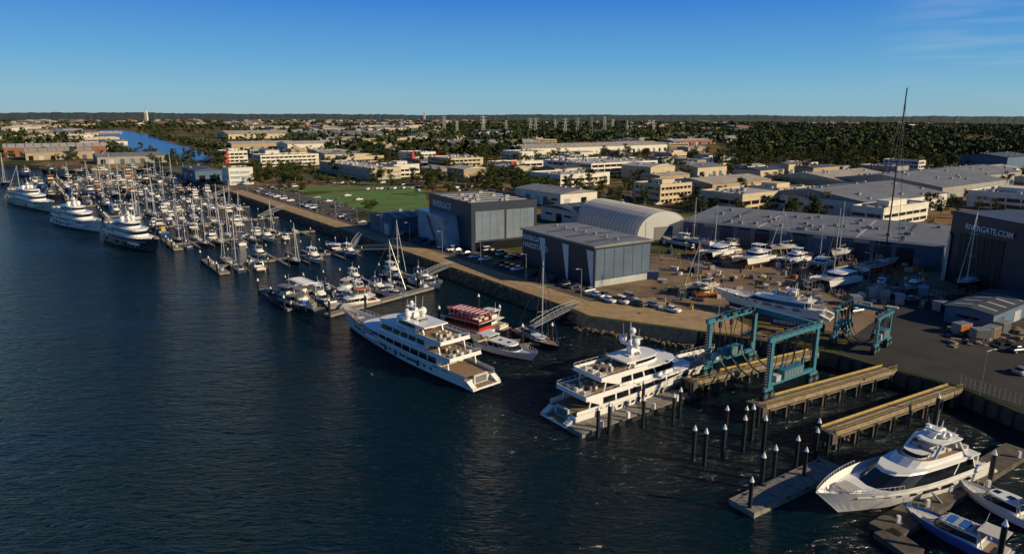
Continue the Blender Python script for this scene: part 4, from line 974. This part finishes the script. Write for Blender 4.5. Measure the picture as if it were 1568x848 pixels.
# yard clutter
mb=MB()
for _ in range(330):
    p=G(RU(1010,1440),RU(370,474)); k=R()
    if k<.45: 
        s_=RU(.4,1.4); mb.box(-s_,s_,-.6,.6,0,RU(.3,1.5),random.choice([TEAK,GALV,CANV,WH2,BLK,ORG,CREAM,GREYC]),Matrix.Translation(p)@Matrix.Rotation(RU(0,3),4,'Z'))
    elif k<.65: mb.cyl(p,p+Vector((0,0,1)),.35,.35,random.choice([CANV,BLK,GALV,YEL]),8)
    elif k<.85:
        for q in range(3): mb.beam(p+Vector((math.cos(q*2.1)*.7,math.sin(q*2.1)*.7,0)),p+Vector((0,0,1.8)),.1,.1,YEL)
    else:
        for q in (0,1.2): 
            for zz in (1.2,2.4,3.6): mb.beam(p+Vector((q,0,zz)),p+Vector((q,1.8,zz)),.06,.06,GALV)
            mb.beam(p+Vector((q,0,0)),p+Vector((q,0,4)),.07,.07,GALV); mb.beam(p+Vector((q,1.8,0)),p+Vector((q,1.8,4)),.07,.07,GALV)
        mb.box(0,1.2,0,1.8,2.4,2.46,TEAK,Matrix.Translation(p))
mb.obj("yard_equipment")
mb=MB()
for _ in range(55):
    p=G(RU(1450,1568),RU(503,532)); s_=RU(.3,1.0); mb.box(-s_,s_,-.5,.5,0,RU(.15,.9),random.choice([TEAK,GALV,TEAK,BLK,GREYC,GREYC,BLK]),Matrix.Translation(p)@Matrix.Rotation(RU(0,3),4,'Z'))
mb.obj("stacked_pallets")
for px,py,m_ in ((1345,458,WH2),(1362,462,GALV),(1385,468,CANV),(1470,514,ORG),(1494,522,GREYC),(1520,520,TEAK),(1535,512,GREYC),(1075,420,ORG),(990,428,CANV),(1320,470,GREYC),(1420,455,GREYC),(1440,478,CANV)):
    mb=MB(); mb.box(0,3.6,0,2.3,0,2.4,m_); 
    for i in range(9): mb.box(.2+i*.38,.35+i*.38,-.05,0,.15,2.25,m_)
    mb.box(-.04,0,.1,2.2,.1,2.3,GALV); mb.box(-.02,3.62,-.07,2.32,2.4,2.48,GALV); mb.obj("storage_container",G(px,py),RU(0,1.5))
# ---------------------------------------------------------------- cars
def car(col,L=4.5,w=1.8,h=1.45,van=False):
    mb=MB(); hw=w/2
    def ring(z,x0,x1,y,r=.25): return [(x0+r,-y,z),(x1-r,-y,z),(x1,-y+r,z),(x1,y-r,z),(x1-r,y,z),(x0+r,y,z),(x0,y-r,z),(x0,-y+r,z)]
    mb.loft([ring(.28,.1,L-.1,hw-.05),ring(.45,0,L,hw),ring(.75,0,L-.02,hw),ring(.9,.08,L-.15,hw-.08)],col,capt=col,capb=BLK)
    x0,x1=(.15,L*.78) if van else (L*.1,L*.72)
    H_=h if not van else 1.9
    mb.loft([ring(.9,x0,x1,hw-.1),ring(.98,x0+.08,x1-.1,hw-.12),ring(H_-.12,x0+.45*(not van)+.05,x1-.62,hw-.24),ring(H_,x0+.6*(not van)+.1,x1-.75,hw-.32)],lambda j,i: GLASS if j==1 else col,capt=col)
    for x in (L*.19,L*.8):
        for sg in (-1,1): mb.cyl((x,sg*(hw-.22),.33),(x,sg*(hw+.01),.33),.33,.33,BLK,10); mb.cyl((x,sg*(hw),.33),(x,sg*(hw+.02),.33),.17,.17,ALU,8)
    mb.box(L-.03,L+.01,-hw+.15,-hw+.5,.6,.75,WH2); mb.box(L-.03,L+.01,hw-.5,hw-.15,.6,.75,WH2); mb.box(-.01,.03,-hw+.12,-hw+.4,.6,.78,RED); mb.box(-.01,.03,hw-.4,hw-.12,.6,.78,RED)
    return mb.mesh("parked_car")
SIL=mat("silver_paint",(.35,.35,.36),.3,.5,.03,1); DGR=mat("grey_paint",(.06,.065,.07),.3,.3,.05,1)
CARS=[car(c,van=v) for c,v in ((WH,0),(WH,1),(SIL,0),(DGR,0),(BLK,0),(ANTI,0),(CANV,0),(DGR,0),(SIL,1),(NAVY,0),(WH,0))]
def pc(p,r,k=None): put(random.choice(CARS) if k is None else CARS[k],"parked_car",(p.x,p.y,LZ+.03),r,1.0)
for s_ in range(2,320,3):
    if R()<.55: pc(P(s_,-16.6,0),GR+math.pi)
for k,(px,py) in enumerate(((925,459),(945,461),(968,465),(990,467),(1018,474),(955,456),(905,452))): pc(G(px,py),ang(U)+RU(-.1,.1)+3.14,(0,1,3,2,0,8,10)[k])
for i in range(16): pc(P(55+i*2.8,-22),GR)
for (x0,y0,x1,y1,n_) in ((400,286,450,292,12),(460,300,560,318,12),(640,288,860,296,14),(1100,318,1300,338,20),(950,300,1080,318,16),(620,262,800,288,16),(480,280,640,283,16)):
    for _ in range(n_):
        p=G(RU(x0,x1),RU(y0,y1))
        if okp(p,0): pc(p,random.choice([GR,GR+1.57,GR+3.14]))
for i in range(13): pc(G(560,291).lerp(G(648,288.6),i/13),GR)
for px,py in ((1555,575),(1545,540),(1385,462),(1300,480),(1240,470)): pc(G(px,py),RU(0,3),random.choice([0,2,3]))
mb=MB(); mb.cyl((0,0,0),(0,0,8),.11,.07,GALV,6); mb.cyl((0,0,8),(1.4,0,8.3),.06,.05,GALV,5); mb.box(1.2,2.0,-.15,.15,8.22,8.36,LGREYW)
lm=mb.mesh("street_lamp")
for s_ in range(4,330,24): p=P(s_,-8.1,LZ); put(lm,"street_lamp",p,GR+math.pi)
for p_ in ((1500,605),(1100,490),(1240,470),(1050,395),(1330,430)): put(lm,"street_lamp",G(*p_),RU(0,6))
mb=MB(); 
for i in range(140): p=P(i*2.4,-.6,LZ); mb.beam(p,p+Vector((0,0,1.1)),.06,.06,GALV)
for z in (.6,1.1): mb.beam(P(0,-.6,LZ+z),P(335,-.6,LZ+z),.05,.05,GALV)
mb.obj("quay_railing")
mb=MB(); a=G(1470,590);b_=G(1620,640); 
for i in range(20): p=a.lerp(b_,i/19); mb.beam(p,p+Vector((0,0,2)),.07,.07,GALV)
for z in (.1,1,2): mb.beam(a+Vector((0,0,z)),b_+Vector((0,0,z)),.05,.05,GALV)
mb.obj("security_fence")
mb=MB(); a=G(1180,497);b_=G(1262,510); M=Matrix.Translation(a)@Matrix.Rotation(ang(b_-a),4,'Z'); L_=(b_-a).length
mb.box(0,L_,-.04,.04,.1,2.0,NAVYW,M)
for i in range(6): mb.box(L_*i/5-.05,L_*i/5+.05,.05,.15,0,2.1,GALV,M)
o=mb.obj("banner_fence"); text(o,"RIVERGATE MARINA",1.1,M@wallM(.5,-.06,.7,'near'),MARK)
print("OBJECTS",len(S.objects))
